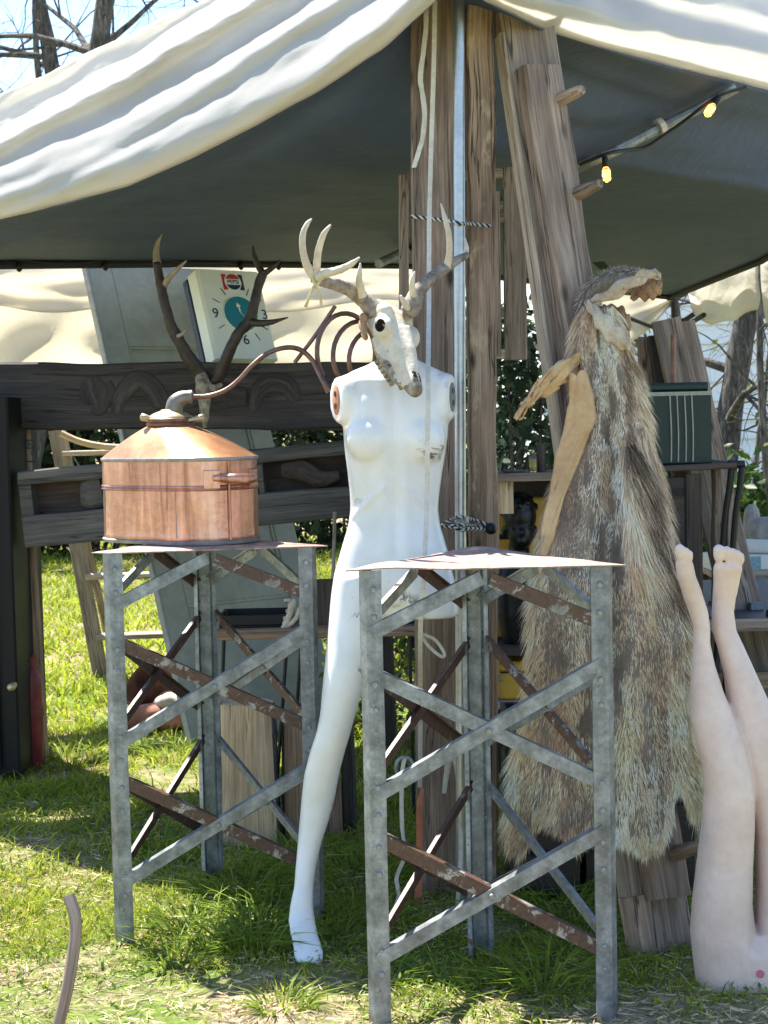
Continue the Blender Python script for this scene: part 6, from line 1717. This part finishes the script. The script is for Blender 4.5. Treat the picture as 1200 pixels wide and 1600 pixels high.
# ------------------------------------------------------------------ vegetation
def tree(label, base, h, r0, lean, seed, twig=1.0, leaves=0, levels=4, leafcol=(.10, .14, .03), group=None, first=.35, rs=1.0):
    rr = random.Random(seed)
    t = thing('bare_tree', base, label, 'tree', group)
    tr = MB(); br = MB()
    pts = []; p = Vector(base); d = V(lean[0], lean[1], 1).normalized()
    N = 14
    for i in range(N + 1):
        pts.append(p.copy()); d = (d + V(rr.uniform(-.07, .07), rr.uniform(-.05, .05), 0)).normalized(); p += d * h / N
    rads = [r0 * (1 - .72 * i / N) for i in range(N + 1)]
    tr.tube(spline(pts, 3), [interp(i / (len(spline(pts, 3)) - 1) * N, list(enumerate(rads))) for i in range(len(spline(pts, 3)))], 14, jit=.14)
    lp = []
    def grow(p, d, L, r, lv):
        n = 5; q = [p.copy()]
        for i in range(n):
            d = (d + V(rr.gauss(0, .16), rr.gauss(0, .16), rr.gauss(0, .12) - .02)).normalized(); p = p + d * L / n; q.append(p.copy())
        br.tube(q, [r, r * .85, r * .7, r * .58, r * .46, r * .32], 6 if lv < 2 else 4 if lv < 3 else 3, cap=False)
        if lv >= levels:
            for k in range(leaves):
                if rr.random() < .6: lp.append(rr.choice(q[2:]) + V(rr.gauss(0, .03), rr.gauss(0, .03), rr.gauss(0, .03)))
            return
        for k in range(rr.choice((2, 3, 3)) + (1 if lv else 2)):
            i = rr.randint(1, n); ax = d.cross(V(rr.gauss(0, 1), rr.gauss(0, 1), rr.gauss(0, 1))).normalized()
            nd_ = (Matrix.Rotation(rad(rr.uniform(25, 70)), 3, ax) @ d).normalized()
            grow(q[i], nd_, L * rr.uniform(.45, .75), r * .5 * (1 - .1 * i), lv + 1)
    for k in range(int(9 * twig)):
        f = rr.uniform(first, 1.0); i = min(N - 1, int(f * N)); a = rr.uniform(0, 2 * PI)
        grow(pts[i], V(math.cos(a), math.sin(a), rr.uniform(.1, .9)).normalized(), h * rr.uniform(.14, .26) * rs, rads[i] * .42, 1)
    build(tr, 'trunk', M['bark'], t, 60); build(br, 'branches', M['bark'], t, 60)
    if lp:
        pts_ = np.array([tuple(x - worldloc(t)) for x in lp]); c = np.array(leafcol) * NR.uniform(.6, 1.5, (len(lp), 1))
        v_, t_, c_ = leafcards(pts_, NR.uniform(.03, .06, len(lp)), c); link('crown', fast_mesh('crown', v_, t_, c_), M['leafmat'], t, smooth=0)
    return t
def tb(px, Y): p = P(px, 700, Y); return V(p.x, Y, 0)
tree('bare tree with thick grey trunk at the upper left, nearest the frame edge', tb(20, 15), 9.0, .16, (.085, 0), 5, 1.5, first=.3)
tree('slimmer bare tree behind the canopy edge right of the thick trunk', tb(126, 17), 9.5, .14, (.02, .0), 12, 1.4, first=.35)
tree('thin leaning bare tree between the two larger trunks at upper left', tb(112, 19), 9.0, .07, (.01, .0), 21, 1.3, first=.3)
tree('bare tree with dark rough trunk in front of the white building', tb(1118, 12.2), 6.0, .125, (.035, 0), 33, 2.0, leaves=1, first=.15, leafcol=(.16, .2, .05))
tree('thin twiggy sapling at the right edge before the white building', tb(1215, 11.0), 4.6, .035, (-.03, 0), 41, 2.2, leaves=0, first=.2, rs=1.2)
tree('thin twiggy sapling behind the green case', tb(1085, 13), 4.8, .03, (.03, 0), 47, 2.0, leaves=0, first=.2, rs=1.2)
tree('small branching sapling low behind the pipe rail', tb(1175, 14), 4.2, .03, (.02, 0), 53, 2.0, leaves=0, first=.1, rs=1.2)
# ragged dark hedge far left
def shrub(label, cx, cy, w, d, h, n, col, size, cat='shrub', name='shrub', z0=0.0, clumps=26, group=None, stems=True):
    t = thing(name, V(cx, cy, 0), label, cat, group)
    cl = np.stack([NR.uniform(-w, w, clumps), NR.uniform(-d, d, clumps), z0 + (h - z0) * NR.beta(1.3, 1.2, clumps)], axis=1)
    k = NR.integers(0, clumps, n)
    sp = np.stack([w / 4, d / 3, (h - z0) / 7])if False else np.array([max(.10, w / 4.5), max(.10, d / 3), max(.08, (h - z0) / 7)])
    pts = cl[k] + NR.normal(size=(n, 3)) * sp
    pts[:, 2] = np.abs(pts[:, 2]); 
    c = np.array(col) * NR.uniform(.5, 1.5, (n, 1)) * NR.uniform(.7, 1.3, (clumps, 1))[k]
    v_, t_, c_ = leafcards(pts, NR.uniform(.6, 1.3, n) * size, c); link('foliage', fast_mesh('foliage', v_, t_, c_), M['leafmat'], t, smooth=0)
    if stems:
        mb = MB()
        for i in range(min(clumps, 14)):
            e = Vector(cl[i]); mb.tube(spline([V(cx + e.x * .3, cy, 0), V(cx + e.x * .6, cy + e.y * .5, e.z * .5), V(cx, cy, 0) + e], 4), [.02, .012, .006], 5)
        build(mb, 'stems', M['bark'], t, 60)
    return t
for i in range(7):
    x = -7.2 + i * 1.35
    shrub(['dark glossy evergreen shrub at far left behind the black cabinet', 'dark evergreen shrub behind the stepladder', 'dense dark shrub beyond the leaning door', 'dark leafy shrub seen between the carved beam and the trough board', 'dark shrub seen through the gap left of the mannequin', 'dark shrub hidden behind the corner timbers', 'dark shrub beyond the shelf unit'][i],
          x, 16.8 + .5 * math.sin(i * 2), 1.0, .6, 2.5 + .3 * math.sin(i * 3), 4200, (.035, .055, .02), .075, clumps=40)
shrub('dark-leaved climbing vine between the rough post and the leaning beam', P(812, 640, 8.5).x, 8.5, .32, .15, 2.0, 900, (.025, .05, .03), .045, name='vine', cat='vine', z0=.7, clumps=14)
shrub('green leafy bush behind the paper rolls at the right edge', P(1190, 780, 11.5).x, 11.5, .7, .4, .95, 3000, (.06, .11, .025), .06, clumps=24)
shrub('green bush low behind the driftwood slab', P(1120, 800, 12.5).x, 12.5, .6, .4, .85, 2000, (.05, .10, .025), .06, clumps=20)
shrub('low dark weed clump on the grass beyond the bench', P(628, 1010, 8.6).x, 8.6, .35, .2, .42, 700, (.04, .075, .018), .04, clumps=10)
shrub('bushy weeds beside the tent pole foot', P(628, 1075, 6.9).x, 6.9, .22, .14, .30, 700, (.10, .13, .03), .028, clumps=10, stems=False)

# ------------------------------------------------------------------ grass
def blades(n, xr, yr, h, w, dens=None, col0=(.20, .28, .020), col1=(.44, .47, .05), lean=.45, minkeep=.0):
    y = NR.uniform(yr[0], yr[1], n)
    half = y * .262 + .25
    if xr: x = NR.uniform(xr[0], xr[1], n)
    else: x = NR.uniform(-1, 1, n) * half
    k = np.ones(n)
    # patchiness
    def sm(x, y, s, o): return np.sin(x * s + o) * np.cos(y * s * 1.3 - o * 2) + .6 * np.sin(x * s * 2.3 - y * s * 1.9 + o) + .4 * np.sin(x * s * 5.1 + y * s * 4.3 + o * 3)
    pn = sm(x, y, 3.1, 1.0); pn2 = sm(x, y, 7.7, 2.2)
    keep = NR.random(n) < np.clip(dens(x, y) + .3 * pn + .2 * pn2, minkeep, 1) * bare(x, y)
    x, y, pn, pn2 = x[keep], y[keep], pn[keep], pn2[keep]; n = len(x)
    z = np.array([gz(a, b) for a, b in zip(x, y)])
    a = NR.uniform(0, 2 * PI, n); l = np.abs(NR.normal(0, lean, n))
    d = np.stack([np.cos(a) * l, np.sin(a) * l, np.ones(n)], axis=1)
    hh = h * NR.uniform(.45, 1.35, n) * (1 + .35 * np.clip(pn2, -1, 1.2)); ww = w * NR.uniform(.6, 1.4, n)
    b = np.stack([np.cos(a) * NR.uniform(0, .9, n), np.sin(a) * NR.uniform(0, .9, n), -NR.uniform(.0, .8, n) * .6], axis=1)
    m = NR.random((n, 1)); col = np.array(col0) * (1 - m) + np.array(col1) * m
    col = col * NR.uniform(.7, 1.3, (n, 1))
    dry = NR.random(n) < .10
    col[dry] = np.array([.48, .39, .2]) * NR.uniform(.7, 1.2, (dry.sum(), 1))
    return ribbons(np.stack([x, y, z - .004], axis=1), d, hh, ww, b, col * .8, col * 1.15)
BARE = [(G(px, py).x, G(px, py).y, r) for px, py, r in ((60, 1600, .30), (250, 1610, .32), (430, 1610, .22), (60, 1325, .14), (160, 1345, .13), (260, 1215, .28), (620, 1600, .16), (720, 1580, .14), (540, 1545, .12), (880, 1600, .16), (1010, 1600, .12), (330, 1540, .10), (150, 1500, .12), (790, 1100, .4), (620, 1120, .3))]
def bare(x, y):
    k = np.ones(len(x))
    for a, b, r in BARE: k *= 1 - .93 * np.exp(-(((x - a) / r) ** 2 + ((y - b) / (r * 1.1)) ** 2))
    return k
def fg(x, y):   # thin, trampled right at the front and in the left-hand patch
    return np.clip(.30 + (y - 3.55) * .8, .10, .95) + np.where((x < -.35) & (y < 4.2), -.08, 0)
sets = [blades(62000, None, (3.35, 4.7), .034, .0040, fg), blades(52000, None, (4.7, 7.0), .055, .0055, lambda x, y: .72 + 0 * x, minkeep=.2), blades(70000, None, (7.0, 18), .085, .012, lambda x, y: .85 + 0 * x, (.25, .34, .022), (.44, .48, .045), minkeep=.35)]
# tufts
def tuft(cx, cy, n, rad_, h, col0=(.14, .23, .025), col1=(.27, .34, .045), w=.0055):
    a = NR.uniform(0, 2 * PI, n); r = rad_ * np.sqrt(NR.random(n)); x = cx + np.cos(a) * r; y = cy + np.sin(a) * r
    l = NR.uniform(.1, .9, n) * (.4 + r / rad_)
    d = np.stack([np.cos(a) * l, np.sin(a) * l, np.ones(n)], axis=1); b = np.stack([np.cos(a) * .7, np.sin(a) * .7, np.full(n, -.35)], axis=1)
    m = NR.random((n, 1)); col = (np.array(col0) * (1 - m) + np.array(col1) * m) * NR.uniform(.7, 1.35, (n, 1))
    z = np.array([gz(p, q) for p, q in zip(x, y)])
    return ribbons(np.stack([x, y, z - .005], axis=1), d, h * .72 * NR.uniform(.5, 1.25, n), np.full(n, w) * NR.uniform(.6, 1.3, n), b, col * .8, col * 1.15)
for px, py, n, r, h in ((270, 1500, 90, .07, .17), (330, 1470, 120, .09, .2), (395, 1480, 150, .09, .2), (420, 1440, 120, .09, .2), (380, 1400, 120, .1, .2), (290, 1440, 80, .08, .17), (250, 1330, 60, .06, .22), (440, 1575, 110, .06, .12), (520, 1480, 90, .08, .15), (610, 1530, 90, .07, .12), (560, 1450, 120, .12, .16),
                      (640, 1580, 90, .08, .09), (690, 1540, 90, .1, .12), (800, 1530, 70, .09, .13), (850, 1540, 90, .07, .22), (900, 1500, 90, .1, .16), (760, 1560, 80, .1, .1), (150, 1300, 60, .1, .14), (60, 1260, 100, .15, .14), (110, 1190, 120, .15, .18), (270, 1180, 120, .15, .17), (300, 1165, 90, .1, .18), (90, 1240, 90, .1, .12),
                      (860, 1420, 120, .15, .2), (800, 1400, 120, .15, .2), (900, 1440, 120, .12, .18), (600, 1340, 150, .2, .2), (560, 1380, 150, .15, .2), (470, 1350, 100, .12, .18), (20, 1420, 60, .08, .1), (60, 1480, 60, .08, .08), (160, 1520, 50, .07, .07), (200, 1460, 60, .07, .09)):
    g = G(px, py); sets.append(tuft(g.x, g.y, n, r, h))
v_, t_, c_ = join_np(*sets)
o = link('grass', fast_mesh('grass', v_, t_, c_), M['grassmat'], smooth=0); o['kind'] = 'stuff'; o['label'] = 'patchy bright green grass growing over the trodden ground'; o['category'] = 'grass'
# clover and small weeds near the front
n = 15000; y = NR.uniform(3.4, 4.9, n); x = NR.uniform(-1, 1, n) * (y * .262 + .1)
pn = np.sin(x * 6 + 1) * np.cos(y * 5) + .5 * np.sin(x * 15 - y * 12); k = NR.random(n) < np.clip(.35 + .5 * pn, .05, 1) * (.25 + .75 * bare(x, y)); x, y = x[k], y[k]; n = len(x)
z = np.array([gz(a, b) for a, b in zip(x, y)]) + NR.uniform(.004, .035, n)
v_, t_, c_ = leafcards(np.stack([x, y, z], axis=1), NR.uniform(.005, .012, n), np.array([.18, .26, .04]) * NR.uniform(.5, 1.5, (n, 1)))
o = link('clover', fast_mesh('clover', v_, t_, c_), M['leafmat'], smooth=0); o['kind'] = 'stuff'; o['label'] = 'small clover and weed leaves in the front grass'; o['category'] = 'clover'
# straw, chips
n = 12500; y = NR.uniform(3.35, 5.4, n); y = 3.35 + (y - 3.35) ** 1.25 * .9; x = NR.uniform(-1, 1, n) * (y * .262 + .1); z = np.array([gz(a, b) for a, b in zip(x, y)]) + NR.uniform(.002, .014, n)
a = NR.uniform(0, 2 * PI, n); d = np.stack([np.cos(a), np.sin(a), NR.normal(0, .12, n)], axis=1)
v_, t_, c_ = ribbons(np.stack([x, y, z], axis=1), d, NR.uniform(.012, .06, n), NR.uniform(.0015, .0045, n), np.zeros((n, 3)), np.array([.55, .44, .27]) * NR.uniform(.45, 1.4, (n, 1)))
o = link('straw', fast_mesh('straw', v_, t_, c_), M['drymat'], smooth=0); o['kind'] = 'stuff'; o['label'] = 'dry straw and chips scattered over the bare earth'; o['category'] = 'straw'
